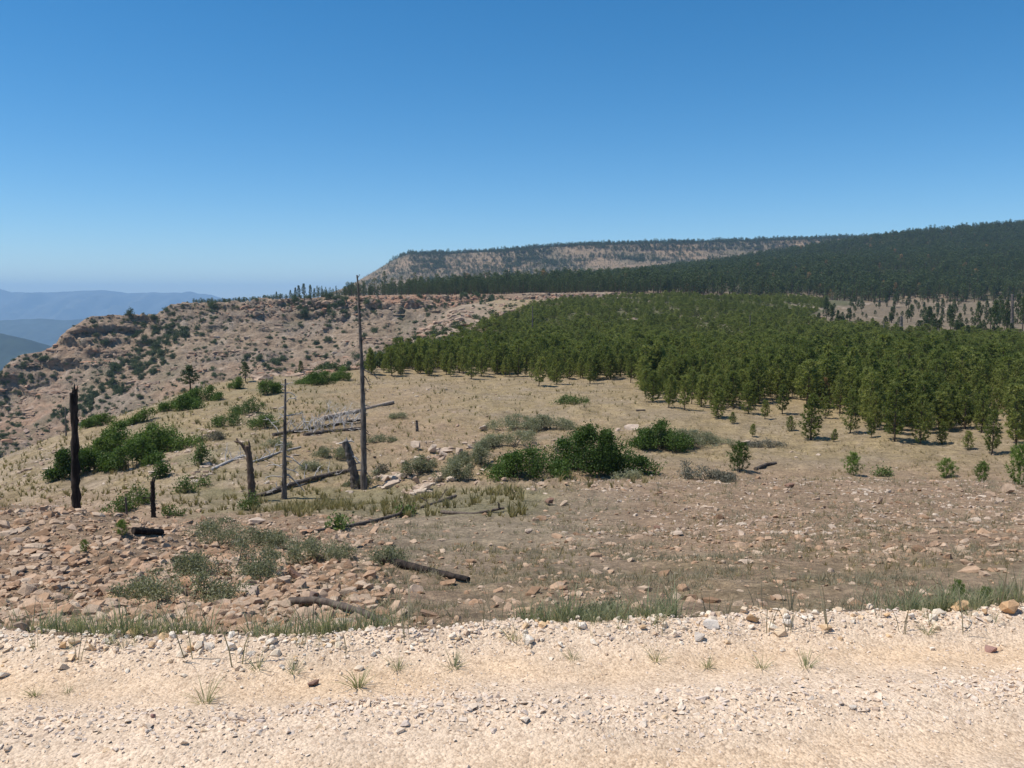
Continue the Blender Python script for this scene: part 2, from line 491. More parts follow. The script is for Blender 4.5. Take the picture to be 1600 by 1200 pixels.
def ground_h(X, Y):
    """Height of the near land over the eye."""
    X = np.asarray(X, float); Y = np.asarray(Y, float)
    eY = edge_Y(X)
    h = LA(X, Y)
    # bank from the road berm to the ditch
    t = smooth01((Y - eY) / 1.25)
    bank = -EYE + .05 - .09 * smooth01((Y - eY) / .5)
    h = np.where(Y < eY + 1.25, bank * (1 - t) + h * t, h) - .22 * smooth01((eY + .02 - Y) / .12)
    near = smooth01((Y - 6) / 4)
    h = h + near * (.10 * fbm2(X * .45, Y * .45, 3) * smooth01((140 - Y) / 60) + .035 * fbm2(X * 1.9, Y * 1.9, 3, 2.2))
    h = h + smooth01((Y - 30) / 30) * .35 * fbm2(X * .09, Y * .09, 3, 5.1)
    # stony mound on the left and the outcrop on the bench face are lumpier
    x, y = px_of(X, Y, h)
    lump = soft_box(x, y, -600, 640, 800, 985, 90, 50) * .07 + soft_box(x, y, 560, 900, 690, 765, 60, 20) * .32
    h = h + lump * np.abs(fbm2(X * 1.1, Y * 1.1, 4, 8.8))
    far = smooth01((Y - 130) / 60)
    h = h + far * 1.3 * fbm2(X * .025, Y * .025, 4, 3.3)
    # the head of the side canyon is broken into ledges
    led = soft_box(x, y, 380, 800, 470, 580, 60, 20) * smooth01((Y - 120) / 40)
    h = h + led * 2.2 * np.abs(fbm2(X * .06, Y * .06, 4, 6.6))
    return h

C_RED = np.array((.40, .272, .178)); C_BROWN = np.array((.36, .25, .168)); C_TAN = np.array((.40, .30, .165))
C_GREEN = np.array((.24, .225, .115)); C_PALE = np.array((.50, .385, .285)); C_GREY = np.array((.365, .285, .195)); C_LEAFY = np.array((.16, .14, .085))
CLEARING = [(1262, 498), (1290, 484), (1340, 472), (1480, 455), (1640, 440), (2000, 430), (2000, 545), (1640, 530), (1510, 526), (1420, 520), (1330, 512), (1290, 512)]

def ground_col(X, Y, h):
    x, y = px_of(X, Y, h)
    wx = x + 40 * fbm2(X * .12, Y * .12, 3, 1.1); wy = y + 10 * fbm2(X * .15, Y * .15, 3, 2.1)
    n = fbm2(X * .5, Y * .5, 4, 4.4); n2 = fbm2(X * .16, Y * .16, 3, 7.4)
    c = np.broadcast_to(C_TAN, X.shape + (3,)).copy()
    def lay(col, w):
        nonlocal c
        w = np.clip(w, 0, 1)[..., None]
        c = c * (1 - w) + np.asarray(col) * w
    lay(C_GREY, .55 * smooth01(n2 * 1.2 + .25))
    n3 = fbm2(X * .9, Y * .9, 3, 14.4)
    lay((.27, .205, .125), .5 * smooth01(n3 * 1.4 + .1)); lay(C_PALE, .3 * smooth01(fbm2(X * .7, Y * .7, 3, 15.4) * 1.6 - .1))
    lay(C_RED, soft_box(wx, wy, -900, 700, 780, 1010, 140, 40) * .9)                  # stony mound
    lay(C_RED, soft_box(wx, wy, 880, 2600, 735, 870, 160, 60) * .85)                 # stony slope on the right
    lay(C_GREY, soft_box(wx, wy, 560, 980, 770, 900, 140, 50) * .8)                   # grey slope between
    lay(C_BROWN, soft_box(wx, wy, 680, 2600, 862, 1000, 200, 46) * (.55 + .4 * n))    # matted ground
    lay(C_GREEN, soft_box(wx, wy, 290, 830, 762, 806, 60, 14) * .55)                   # greener grass in the draw
    lay(C_RED, soft_box(wx, wy, 380, 1000, 655, 765, 120, 40) * .55 * smooth01(n + .4))
    lay(C_PALE, soft_box(wx, wy, -900, 420, 690, 800, 90, 40) * .5 * smooth01(n + .5))
    lay(C_RED, soft_box(wx, wy, 450, 720, 600, 720, 90, 40) * .35)
    lay(C_GREEN, soft_box(wx, wy, 240, 560, 590, 790, 90, 40) * .35 * smooth01(n2 + .4))
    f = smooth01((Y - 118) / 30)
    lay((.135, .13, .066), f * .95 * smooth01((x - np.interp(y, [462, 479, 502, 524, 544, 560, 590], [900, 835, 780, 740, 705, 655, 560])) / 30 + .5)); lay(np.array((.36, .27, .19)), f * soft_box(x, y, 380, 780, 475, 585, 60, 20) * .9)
    lay(np.array((.25, .19, .125)) * (1 + .25 * np.mean(n)), f * .95 * in_poly(wx * .3 + x * .7, wy * .5 + y * .5, CLEARING))
    lay(C_PALE * .95, f * smooth01((fbm2(X * .035, Y * .05, 3, 9.9) - .5) * 5) * .9)
    lay((.36, .27, .20), smooth01((5.9 - Y) / .8) * .6)
    return c * (1 + .16 * n)[..., None]

def grid_mesh(name, A, Yr, hfun, cfun, mat, warp=None):
    AA, YY = np.meshgrid(A, Yr)
    X = AA * YY; Y = YY
    h = hfun(X, Y)
    if warp is not None:
        X, Y, h = warp(X, Y, h)
    c = cfun(X, Y, h)
    V = np.stack([X, Y, h + EYE], -1).reshape(-1, 3)
    n, m = AA.shape
    i = (np.arange(n - 1)[:, None] * m + np.arange(m - 1)[None]).ravel()
    F = np.stack([i, i + 1, i + m + 1, i + m], -1)
    col = np.concatenate([c.reshape(-1, 3), np.ones((len(V), 1))], 1)
    me = mesh_np(name, V, F, [mat], smooth=True, attrs={'Col': ('FLOAT_COLOR', col)})
    o = tag(link(name, me), kind='structure')
    bvh = BVHTree.FromPolygons(V.tolist(), F.tolist()) if name != 'ground' else None
    return o, bvh

def aspace(lim, inner, n):                       # denser in the middle
    k = int(n * .12)
    return np.concatenate([np.linspace(-lim, -inner, k, endpoint=False), np.linspace(-inner, inner, n - 2 * k), np.linspace(inner, lim, k + 1)[1:]])

A_A = aspace(1.2, .66, 540)
Y_A = np.concatenate([np.linspace(3.4, 8, 46, endpoint=False), np.geomspace(8, 130, 270, endpoint=False), np.geomspace(130, 640, 84)])
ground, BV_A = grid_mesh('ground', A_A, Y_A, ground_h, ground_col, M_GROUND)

# ------------------------------------------------------------------ canyon wall and plateau behind it
SIL = [(-300, 640), (-100, 612), (0, 584), (15, 566), (33, 554), (67, 549), (88, 539), (94, 525), (108, 516), (135, 497), (162, 494), (243, 494), (265, 477), (300, 475), (400, 472), (450, 467), (560, 463), (700, 461), (850, 458), (960, 457), (1000, 459), (1060, 466), (1150, 480)]
SX = [s[0] for s in SIL]; SY = [s[1] for s in SIL]
RIMY = lambda x: float(np.interp(x, [-300, 0, 100, 265, 450, 700, 850, 1000, 1150], [380, 420, 440, 480, 500, 500, 492, 497, 510]))
xs = sorted(set(SX + [200, 350, 500, 620, 660, 750, 800, 925]))
lowY = lambda x: float(np.interp(x, [-300, 0, 100, 200, 300, 450, 560, 650, 750, 850, 1000, 1150], [320, 330, 340, 350, 360, 375, 380, 400, 440, 470, 485, 500]))
lowy = lambda x: float(np.interp(x, [-300, 0, 100, 200, 300, 450, 560, 650, 750, 850, 1000, 1150], [740, 705, 692, 662, 622, 597, 577, 547, 505, 477, 470, 500]))
midY = lambda x: float(np.interp(x, [-300, 0, 100, 200, 300, 450, 560, 650, 750, 850, 1000, 1150], [365, 400, 418, 440, 452, 474, 480, 482, 482, 484, 491, 505]))
midy = lambda x: float(np.interp(x, [-300, 0, 60, 100, 135, 200, 265, 300, 450, 560, 650, 750, 850, 1000, 1150], [670, 640, 610, 590, 560, 545, 525, 515, 503, 498, 495, 484, 472, 466, 490]))
sil = lambda x: float(np.interp(x, SX, SY))
drop = lambda x: float(np.interp(x, [-300, 94, 135, 243, 265, 400, 1150], [-40, -38, -22, -20, -7, -1.0, 0]))
RB = [
 [(x, lowY(x) - float(np.interp(x, [560, 850], [50, 8])), (float(E_of(lowy(x))) * lowY(x) - 28 * float(np.interp(x, [560, 850], [1, .12])),)) for x in xs],
 [(x, lowY(x), lowy(x)) for x in xs],
 [(x, midY(x), midy(x)) for x in xs],
 [(x, RIMY(x), sil(x)) for x in xs],
 [(x, RIMY(x) + 30, (float(E_of(sil(x))) * RIMY(x) + .3 * drop(x),)) for x in xs],
 [(x, RIMY(x) + 200, (float(E_of(sil(x))) * RIMY(x) + 4 * drop(x) + (1.5 if x > 450 else 0),)) for x in xs],
 [(x, 900, (float(E_of(sil(x))) * RIMY(x) + 9 * drop(x) + (2 if x > 450 else -12),)) for x in xs],
]
LB = Loft(RB, -.95, .30, 700, 1, .6)

def wall_h(X, Y):
    h = LB(X, Y)
    return h

def wall_warp(X, Y, h):
    x, y = px_of(X, Y, h)
    rim = np.interp(X / Y, [a_of(q, 500) for q in xs], [RIMY(q) for q in xs])
    calm = np.interp(x, [650, 880], [1, .3])
    face = smooth01((rim + 3 - Y) / 10) * calm                 # 1 on the slope, 0 on the plateau
    topb = smooth01((Y - rim + 42) / 26) * smooth01((rim + 3 - Y) / 10) * np.interp(x, [650, 880], [1, .6])               # upper cliff band
    gul = fbm2(X * .018 + .006 * Y, Y * .004, 4, 1.7)
    inner = smooth01((rim - 4 - Y) / 30) * calm
    h2 = h + inner * (3.0 * gul + .9 * fbm2(X * .07, Y * .07, 4, 2.9))
    # hard and soft beds: the slope steps back in ledges
    wob = 1.3 * fbm2(X * .02, Y * .02, 3, 5.5)
    for step, w in ((6.0, .62), (2.4, .55)):
        q = (h2 + wob) / step
        fl = np.floor(q); fr = q - fl
        ter = (fl + smooth01((fr - .5) * 3.2 + .5)) * step - wob
        patch = np.clip(.5 + .6 * fbm2(X * .03, Y * .03, 3, 9.0 + step) + .6 * topb, 0, 1)
        h2 = h2 + (ter - h2) * w * face * patch
    rock = np.abs(fbm2(X * .16, Y * .16, 4, 7.1))
    h2 = h2 + face * rock * (1.5 + 1.2 * topb) - face * .7 + face * .7 * fbm2(X * .42, Y * .42, 3, 17.1)
    Y2 = Y - topb * 7.0 * np.abs(noise3(X * .045, Y * .02, h2 * .10)) - topb * 3.0 * noise3(X * .16, Y * .05, h2 * .22) - face * 1.6 * noise3(X * .14, Y * .1, h2 * .3)
    h2 = h2 + (1 - face) * .5 * fbm2(X * .05, Y * .05, 3, 3.1)
    return X, Y2, h2

def wall_col(X, Y, h):
    x, y = px_of(X, Y, h)
    n = fbm2(X * .03, Y * .03, 4, 4.9); n2 = fbm2(X * .11, Y * .11, 3, 6.2)
    c = np.broadcast_to(np.array((.325, .238, .163)), X.shape + (3,)).copy()
    def lay(col, w):
        nonlocal c
        w = np.clip(w, 0, 1)[..., None]; c = c * (1 - w) + np.asarray(col) * w
    lay((.27, .215, .165), smooth01(n * 1.3 + .3) * .7)
    red = smooth01(noise3(X * .008, Y * .008, h * .14) * 2.2 + .05)
    lay((.40, .205, .125), red * .72 * (.28 + .72 * soft_box(x, y, 360, 1000, 460, 530, 80, 30)))
    lay((.40, .21, .13), soft_box(x, y, -400, 110, 570, 690, 60, 60) * smooth01(n2 + .3) * .5)
    lay((.48, .38, .29), smooth01(n2 * 1.6 - .25) * .6)
    lay((.20, .17, .11), smooth01(fbm2(X * .05, Y * .02, 3, 12.0) * 1.8 - .35) * .55)
    return c

A_B = aspace(.95, .60, 560); A_B = A_B[(A_B < .29)]
Y_B = np.concatenate([np.linspace(285, 400, 80, endpoint=False), np.linspace(400, 512, 200, endpoint=False), np.linspace(512, 560, 20, endpoint=False), np.geomspace(560, 900, 12)])
canyon_wall, BV_B = grid_mesh('canyon_wall', A_B, Y_B, wall_h, wall_col, M_WALL, wall_warp)

# ------------------------------------------------------------------ forest hill on the right
RC = [
 [(500, 505, (-1,)), (700, 505, (-1,)), (1000, 505, (.5,)), (1200, 500, (-.5,)), (1400, 490, (-6,)), (1600, 480, (-10,)), (2000, 480, (-10,))],
 [(500, 560, (3,)), (700, 560, (4.4,)), (850, 560, 457), (1000, 560, 455), (1200, 600, 457), (1300, 600, 467), (1400, 590, 468), (1600, 590, 462), (2000, 590, 450)],
 [(500, 800, (2,)), (700, 800, (6,)), (850, 800, 449), (1000, 800, 441), (1200, 800, 430), (1400, 800, 427), (1600, 800, 417), (2000, 800, 400)],
 [(500, 1100, (0,)), (700, 1100, (5,)), (850, 1100, 447), (1000, 1100, 435), (1200, 1100, 414), (1400, 1100, 400), (1600, 1100, 387), (2000, 1100, 370)],
 [(500, 1400, (-20,)), (700, 1400, (0,)), (850, 1400, 447), (1000, 1400, 431), (1100, 1400, 420), (1200, 1400, 405), (1300, 1400, 389), (1400, 1400, 374), (1500, 1400, 364), (1600, 1400, 358), (2000, 1400, 348)],
 [(500, 1900, (-60,)), (700, 1900, (-50,)), (1000, 1900, (-10,)), (1400, 1900, (60,)), (2000, 1900, (90,))],
]
HL = ([440, 560, 700, 1000, 1200, 1262, 1300, 1345, 1400, 1480, 1540, 1600, 2000], [455, 457, 459, 458, 460, 460, 466, 471, 468, 464, 470, 480, 480])   # lower limit of the forest
LC = Loft(RC, -.22, 1.0, 300, 6, .3)
def hill_h(X, Y):
    return LC(X, Y) + smooth01((Y - 520) / 100) * 1.5 * fbm2(X * .012, Y * .012, 4, 2.0)
def hill_col(X, Y, h):
    x, y = px_of(X, Y, h)
    n = fbm2(X * .01, Y * .01, 4, 3.0)
    c = np.broadcast_to(np.array((.25, .19, .128)), X.shape + (3,)).copy()
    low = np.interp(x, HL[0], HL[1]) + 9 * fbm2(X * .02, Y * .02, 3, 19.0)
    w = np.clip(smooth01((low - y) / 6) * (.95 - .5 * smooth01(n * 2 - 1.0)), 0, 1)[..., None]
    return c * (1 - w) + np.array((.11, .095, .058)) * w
hill, BV_C = grid_mesh('forest_hill', np.linspace(-.2, .98, 300), np.geomspace(482, 1900, 170), hill_h, hill_col, M_HILL)

# ------------------------------------------------------------------ far mesa
DS = [(380, 485), (460, 475), (500, 464), (545, 447), (580, 427), (610, 409), (625, 401), (640, 397), (700, 397), (800, 392), (850, 387), (900, 384), (1000, 381), (1100, 379), (1200, 376), (1300, 373), (1400, 370), (1700, 360)]
RD = [
 [(x, 1500, (-70,)) for x, y in DS],
 [(x, 1750, 470 if x > 500 else 492) for x, y in DS],
 [(x, 1950, y + (470 - y) * .50 if y < 470 else y + 6) for x, y in DS],
 [(x, 2120, y + (470 - y) * .22 if y < 470 else y + 3) for x, y in DS],
 [(x, 2230, y) for x, y in DS],
 [(x, 2300, (float(E_of(y)) * 2230 - (25 if x < 640 else 3),)) for x, y in DS],
 [(x, 2700, (float(E_of(y)) * 2230 - (160 if x < 640 else 14),)) for x, y in DS],
]
LD = Loft(RD, -.34, .7, 400, 2)
def mesa_h(X, Y):
    rim = smooth01((2225 - Y) / 60) * smooth01((Y - 1600) / 150)
    h = LD(X, Y)
    h = h + rim * (9 * fbm2(X * .006 + Y * .002, Y * .0015, 4, 5.0) + 5 * np.abs(fbm2(X * .03, Y * .03, 3, 6.0)))
    q = h / 16.0; fl = np.floor(q); fr = q - fl
    ter = (fl + smooth01((fr - .5) * 2.6 + .5)) * 16.0
    return h + (ter - h) * rim * .25 * smooth01(fbm2(X * .01, Y * .01, 3, 7.7) + .4)
def mesa_col(X, Y, h):
    n = fbm2(X * .006, Y * .006, 4, 3.9)
    c = np.broadcast_to(np.array((.29, .205, .13)), X.shape + (3,)).copy()
    w = (.75 * smooth01(n + .45))[..., None]
    return c * (1 - w) + np.array((.15, .13, .085)) * w
mesa, BV_D = grid_mesh('far_mesa', np.linspace(-.33, .68, 330), np.concatenate([np.linspace(1500, 1750, 10, endpoint=False), np.linspace(1750, 2240, 130, endpoint=False), np.linspace(2240, 2700, 12)]), mesa_h, mesa_col, M_HILL)

# ------------------------------------------------------------------ valley, foothill, distant mountains
def sheet(name, X, Y, h, c, mat, smooth=True):
    V = np.stack([X, Y, h + EYE], -1).reshape(-1, 3)
    n, m = X.shape
    i = (np.arange(n - 1)[:, None] * m + np.arange(m - 1)[None]).ravel()
    F = np.stack([i, i + 1, i + m + 1, i + m], -1)
    col = np.concatenate([c.reshape(-1, 3), np.ones((len(V), 1))], 1)
    return tag(link(name, mesh_np(name, V, F, [mat], smooth=smooth, attrs={'Col': ('FLOAT_COLOR', col)})), kind='structure')

gx, gy = np.meshgrid(np.linspace(-17000, 15000, 150), np.geomspace(1400, 21000, 100))
vh = -455 + 60 * fbm2(gx * .0005, gy * .0005, 4, 1.0) + 26 * fbm2(gx * .0022, gy * .0022, 3, 2.0)
vc = np.array((.05, .06, .045)) + np.clip(fbm2(gx * .0009, gy * .0009, 4, 3.0), 0, 1)[..., None] * np.array((.08, .065, .045))
town = smooth01((noise2(gx * .0016, gy * .0009, 8.0) - .55) * 6)[..., None] * .35
vc = vc * (1 - town) + np.array((.55, .5, .45)) * town
sheet('valley_floor', gx, gy, vh, vc, M_FAR)

def range_sheet(name, prof, Yc, depth, base, rough, seed, col):
    xa = np.array([p[0] for p in prof], float); ya = np.array([p[1] for p in prof], float)
    A = np.linspace(float(a_of(xa[0], 470)), float(a_of(xa[-1], 470)), 300)
    T = np.linspace(-1, 1, 40)
    AA, TT = np.meshgrid(A, T)
    Y = Yc + TT * depth; X = AA * Yc
    top = np.interp(AA, a_of(xa, 470), E_of(ya) * Yc)
    s = 1 - np.abs(TT) ** 1.15
    h = base + (top - base) * s
    k = (1 - s) * s * 4
    h = h + rough * (k * .8 * fbm2(X * 5.5 / depth, Y * 3 / depth, 5, seed) - k * .5 * np.abs(fbm2(X * 9 / depth, Y * 2.2 / depth, 4, seed + 3)))
    h = h + rough * .06 * fbm2(X * 14 / depth, TT * 0 + 3, 4, seed + 7)
    c = np.asarray(col) * (1 + .35 * fbm2(X * 8 / depth, Y * 8 / depth, 4, seed + 5))[..., None]
    return sheet(name, X, Y, h, c, M_FAR)

range_sheet('distant_mountains', [(-900, 446), (-300, 438), (-120, 446), (-60, 436), (-15, 446), (20, 456), (50, 457), (100, 455), (130, 453.5), (160, 452.5), (200, 456), (250, 457), (295, 455), (320, 459), (345, 465), (400, 478), (520, 500)], 17500, 2600, -470, 260, 21.0, (.10, .10, .085))
range_sheet('distant_mountains_beyond', [(200, 480), (320, 470), (350, 465), (400, 466), (430, 462.5), (460, 464), (500, 468), (600, 470), (900, 474)], 20000, 1200, -470, 90, 44.0, (.16, .15, .12))
range_sheet('foothill_ridge', [(-900, 540), (-300, 512), (-80, 515), (0, 521), (40, 530), (90, 546), (150, 556), (260, 575), (500, 600)], 4300, 900, -460, 60, 33.0, (.035, .048, .030))
range_sheet('low_valley_ridge', [(-900, 500), (-200, 503), (0, 500), (60, 497), (100, 500), (180, 494), (230, 500), (330, 512), (500, 530)], 9500, 1000, -470, 50, 61.0, (.05, .06, .045))

# ------------------------------------------------------------------ road
gx, gy = np.meshgrid(np.concatenate([np.linspace(-30, -5, 26, endpoint=False), np.linspace(-5, 5.5, 260), np.linspace(5.5, 30, 26)[1:]]), np.linspace(0, 1, 150))
def road_h(X, Y):
    u = edge_Y(X) - Y                               # distance in from the edge
    ruts = -.020 * np.exp(-((u - .42) / .20) ** 2) - .020 * np.exp(-((u - 1.28) / .18) ** 2) + .024 * np.exp(-((u - .84) / .20) ** 2)
    berm = .055 * np.exp(-((u - .02) / .16) ** 2)
    return -EYE + ruts + berm + .012 * fbm2(X * 2.2, Y * 4, 3, 2.0) + .004 * fbm2(X * 9, Y * 14, 3, 4.0)
rY = -4.0 + (edge_Y(gx) + .14 + 4.0) * (1 - (1 - gy) ** 2.0)
rh = road_h(gx, rY) - .12 * smooth01((rY - edge_Y(gx)) / .12)
ru = edge_Y(gx) - rY
rc = np.broadcast_to(np.array((.70, .545, .395)), gx.shape + (3,)).copy()
w = np.clip(np.exp(-((ru - .42) / .20) ** 2) * 1.0 + np.exp(-((ru - 1.28) / .17) ** 2) * .8, 0, 1)[..., None] * (.6 + .5 * smooth01(fbm2(gx * 1.1, rY * 2, 3, 6.0) + .5))[..., None]
w = np.clip(w, 0, 1)
rc = rc * (1 - w) + np.array((.69, .505, .33)) * w
rc = rc * (1 + .08 * fbm2(gx * 3, rY * 5, 3, 9.0))[..., None]
road = sheet('gravel_road', gx, rY, rh, rc, M_ROAD)
road['label'] = 'pale gravel and dirt road across the foreground'

def surf_z(X, Y):
    """World height of road or near land."""
    X = np.asarray(X, float); Y = np.asarray(Y, float)
    g = ground_h(X, Y); r = road_h(X, Y)
    return np.where(Y < edge_Y(X) + .05, r, g) + EYE

def hit(x, y, bvh=None, ymin=0.0):
    """First point of the land on the line of sight through a photograph pixel, beyond depth ymin."""
    v = (600 - y) / FPX
    d = Vector(((x - 800) / FPX, CP + v * SP, -SP + v * CP))
    if bvh is None:
        k = d.x / d.y; e = d.z / d.y
        lo, hi = max(ymin, 2.6), 640.0
        for cnt in (420, 24):
            Yt = np.geomspace(lo, hi, cnt)
            s = surf_z(k * Yt, Yt) - EYE - e * Yt
            i = np.where(s > 0)[0]
            j = int(i[0]) if len(i) else int(np.argmax(s))
            lo, hi = Yt[max(j - 1, 0)], Yt[j] + 1e-6
        Yh = Yt[j]
        return Vector((k * Yh, Yh, float(surf_z(k * Yh, Yh))))
    o = Vector((0, 0, EYE)) + d * (ymin / d.y)
    p = bvh.ray_cast(o, d.normalized())[0]
    return p

def ppm(Y):                                         # photograph pixels for one metre at this depth
    return FPX / Y

# ================================================================== STONES
def hull_stone(seed, dims=(1, .72, .38), npts=16, angular=.75):
    r = np.random.default_rng(seed)
    bm = bmesh.new()
    for k in range(npts):
        p = r.normal(0, 1, 3); p /= np.linalg.norm(p)
        q = p / np.max(np.abs(p))                       # cube-like
        p = p * (1 - angular) + q * angular * .82
        p *= r.uniform(.82, 1.05)
        bm.verts.new(Vector(p * np.array(dims) * .5))
    bmesh.ops.convex_hull(bm, input=bm.verts[:])
    for v in [v for v in bm.verts if not v.link_faces]:
        bm.verts.remove(v)
    bmesh.ops.triangulate(bm, faces=bm.faces[:])
    bm.verts.index_update()
    V = np.array([v.co[:] for v in bm.verts]); F = np.array([[v.index for v in f.verts] for f in bm.faces])
    bm.free()
    return V, F
SLABS = [hull_stone(100 + k, (1, .6 + .25 * (k % 3) / 2, .26 + .12 * (k % 4) / 3), 15, .8) for k in range(10)]
LUMPS = [hull_stone(200 + k, (.9, .74, .50), 16, .5) for k in range(8)]
PEBS = [hull_stone(300 + k, (1, .8, .62), 9, .35) for k in range(8)]

def stone_mesh(name, arr, mat):
    return mesh_np(name, arr[0], arr[1], [mat], smooth=False)

def sample_ground(n, Y0, Y1, amax=.75, power=1.6):
    """Points on the near land, thicker nearby (even on the picture rather than on the land)."""
    u = rng.random(n)
    Y = (Y0 ** (1 - power) + u * (Y1 ** (1 - power) - Y0 ** (1 - power))) ** (1 / (1 - power)) if power != 1 else Y0 * (Y1 / Y0) ** u
    a = rng.uniform(-amax, amax, n)
    X = a * Y
    h = ground_h(X, Y)
    x, y = px_of(X, Y, h)
    return X, Y, h, x, y

# --- stones littering the land
X, Y, h, x, y = sample_ground(50000, 6.0, 100, .72, 1.75)
wx = x + 30 * fbm2(X * .2, Y * .2, 3, 31.0); wy = y + 8 * fbm2(X * .2, Y * .2, 3, 32.0)
patch = smooth01(fbm2(X * .35, Y * .35, 3, 33.0) + .55)
dens = .05 + .0 * X
dens = np.maximum(dens, soft_box(wx, wy, -900, 620, 785, 995, 120, 30) * 1.0)
dens = np.maximum(dens, soft_box(wx, wy, 880, 2600, 738, 872, 140, 60) * 1.0 * (.4 + .6 * patch))
dens = np.maximum(dens, soft_box(wx, wy, 600, 980, 770, 985, 140, 50) * .30 * patch)
dens = np.maximum(dens, soft_box(wx, wy, 900, 2600, 850, 985, 140, 50) * .13 * patch)
dens = np.maximum(dens, soft_box(wx, wy, 570, 900, 690, 765, 60, 20) * .85 * patch)
dens = np.maximum(dens, soft_box(wx, wy, -500, 420, 640, 800, 60, 30) * .95 * patch)
dens = np.maximum(dens, soft_box(wx, wy, 330, 800, 600, 770, 60, 30) * .5 * patch)
dens = dens * (1 - .92 * soft_box(wx, wy, 290, 800, 766, 806, 40, 12))
dens = dens * smooth01((Y - edge_Y(X) - .9) / 1.2)
keep = (rng.random(len(X)) < dens) & (h > -30)
X, Y, h, x, y = X[keep], Y[keep], h[keep], x[keep], y[keep]
n = len(X)
size = rng.lognormal(math.log(.072), .68, n)
left = soft_box(x, y, -900, 620, 785, 1000, 90, 30)
size *= 1 + .35 * left
size = np.maximum(size, 2.2 / (FPX / Y))                   # nothing below about two pixels
size *= 1 + .45 * soft_box(x, y, 560, 900, 690, 770, 60, 20)
size = np.minimum(size, np.interp(Y, [8, 20, 50], [.30, .46, .7]) * rng.uniform(.7, 1.1, n))
ST = dict(pos=np.stack([X, Y, h + EYE], 1), size=size, px=size * FPX / Y, x=x, y=y)
STONES = SLABS + LUMPS + PEBS
var = np.where(rng.random(n) < .6, rng.integers(0, 10, n), rng.integers(10, 18, n))
var = np.where(ST['px'] < 9, rng.integers(18, 26, n), var)
eul = np.stack([rng.normal(0, .22, n), rng.normal(0, .22, n), rng.uniform(0, 6.28, n)], 1)
scl = size[:, None] * np.stack([rng.uniform(.8, 1.25, n), rng.uniform(.75, 1.2, n), rng.uniform(.75, 1.5, n)], 1)
order = np.argsort(-ST['px'] * ((x > -20) & (x < 1620)))
big = order[:290]; small = order[290:]
pos = ST['pos'].copy(); pos[:, 2] += size * .04
V, F, T = join_copies(STONES, pos[small], eul[small], scl[small], var[small])
o = tag(link('small_stones', mesh_np('small_stones', V, F, [M_STONE], attrs={'tint': ('FLOAT', T)}), ground), kind='stuff')
SM = [stone_mesh('stone', s, M_STONE) for s in STONES]
for i in big:
    o = link('stone', SM[var[i]], ground, pos[i])
    o.rotation_euler = eul[i]; o.scale = scl[i]

# --- more stones farther off, on the bench face and the left flank
X, Y, h, x, y = sample_ground(26000, 21, 108, .70, .9)
patch = smooth01(fbm2(X * .22, Y * .22, 3, 34.0) * 1.4 + .4)
dens = soft_box(x, y, -500, 440, 600, 800, 60, 20) * .55 * patch
dens = np.maximum(dens, soft_box(x, y, 560, 900, 685, 765, 60, 16) * .9 * patch)
dens = np.maximum(dens, soft_box(x, y, 400, 760, 590, 770, 60, 20) * .28 * patch)
dens = np.maximum(dens, soft_box(x, y, 880, 2600, 735, 850, 120, 20) * .9 * (.35 + .65 * patch))
dens = np.maximum(dens, soft_box(x, y, 700, 2600, 600, 740, 60, 20) * .06 * patch)
dens = dens * (1 - .9 * soft_box(x, y, 290, 800, 766, 806, 40, 12)) * (h > -30)
ok = rng.random(len(X)) < dens
X, Y, h = X[ok], Y[ok], h[ok]; n = len(X)
size = np.clip(rng.lognormal(math.log(.17), .5, n), .07, .65) * np.where((x[ok] > 860) & (y[ok] > 732), .62, 1)
var = np.where(rng.random(n) < .7, rng.integers(0, 10, n), rng.integers(10, 18, n))
V, F, T = join_copies(STONES, np.stack([X, Y, h + EYE + size * .05], 1), np.stack([rng.normal(0, .2, n), rng.normal(0, .2, n), rng.uniform(0, 6.28, n)], 1), size[:, None] * np.stack([rng.uniform(.8, 1.4, n), rng.uniform(.75, 1.2, n), rng.uniform(.7, 1.4, n)], 1), var)
M_BSTONE = mat_stone('bench_stone', [(0, (.34, .23, .16)), (.3, (.45, .33, .24)), (.65, (.54, .42, .32)), (1, (.60, .49, .38))], 5.0, patch=.25)
tag(link('bench_stones', mesh_np('bench_stones', V, F, [M_BSTONE], attrs={'tint': ('FLOAT', T)}), ground), kind='stuff')

# --- road gravel
n = 86000
X = rng.uniform(-4.2, 4.9, n); u = rng.random(n) ** 1.0 * 3.0 - .12
Y = edge_Y(X) - u
bc = .84 + .07 * np.sin(X * 1.7) + .03 * np.sin(X * 4.1)
bw_ = np.exp(-((u - bc) / .20) ** 2)
band = bw_ + .9 * np.exp(-((u - .05) / .22) ** 2) + .45 * smooth01((u - 1.35) / .25) + .14
band = band * (.45 + .75 * smooth01(fbm2(X * 1.6, Y * 3.0, 3, 40.0) + .5))
keep = (rng.random(n) < band * .9) & (Y > 1.7) & (np.abs(X) < Y * .85 + .8)
X, Y, u = X[keep], Y[keep], u[keep]; n = len(X)
size = rng.lognormal(math.log(.0105), .40, n) * (1 + 1.05 * np.exp(-((u - .84 - .07 * np.sin(X * 1.7)) / .20) ** 2)) * (1 + .9 * np.exp(-((u + .0) / .18) ** 2)) * np.where(u > 1.5, .85, 1)
size = np.clip(size, .006, .06)
pos = np.stack([X, Y, road_h(X, Y) + EYE + size * .02], 1)
pos[:, 2] -= .12 * smooth01((-u) / .12)
var = rng.integers(0, 8, n)
eul = rng.uniform(-.5, .5, (n, 3)); eul[:, 2] = rng.uniform(0, 6.28, n)
scl = size[:, None] * rng.uniform(.8, 1.25, (n, 3))
x, y = px_of(X, Y, pos[:, 2] - EYE)
vis = (x > 0) & (x < 1600) & (y < 1200)
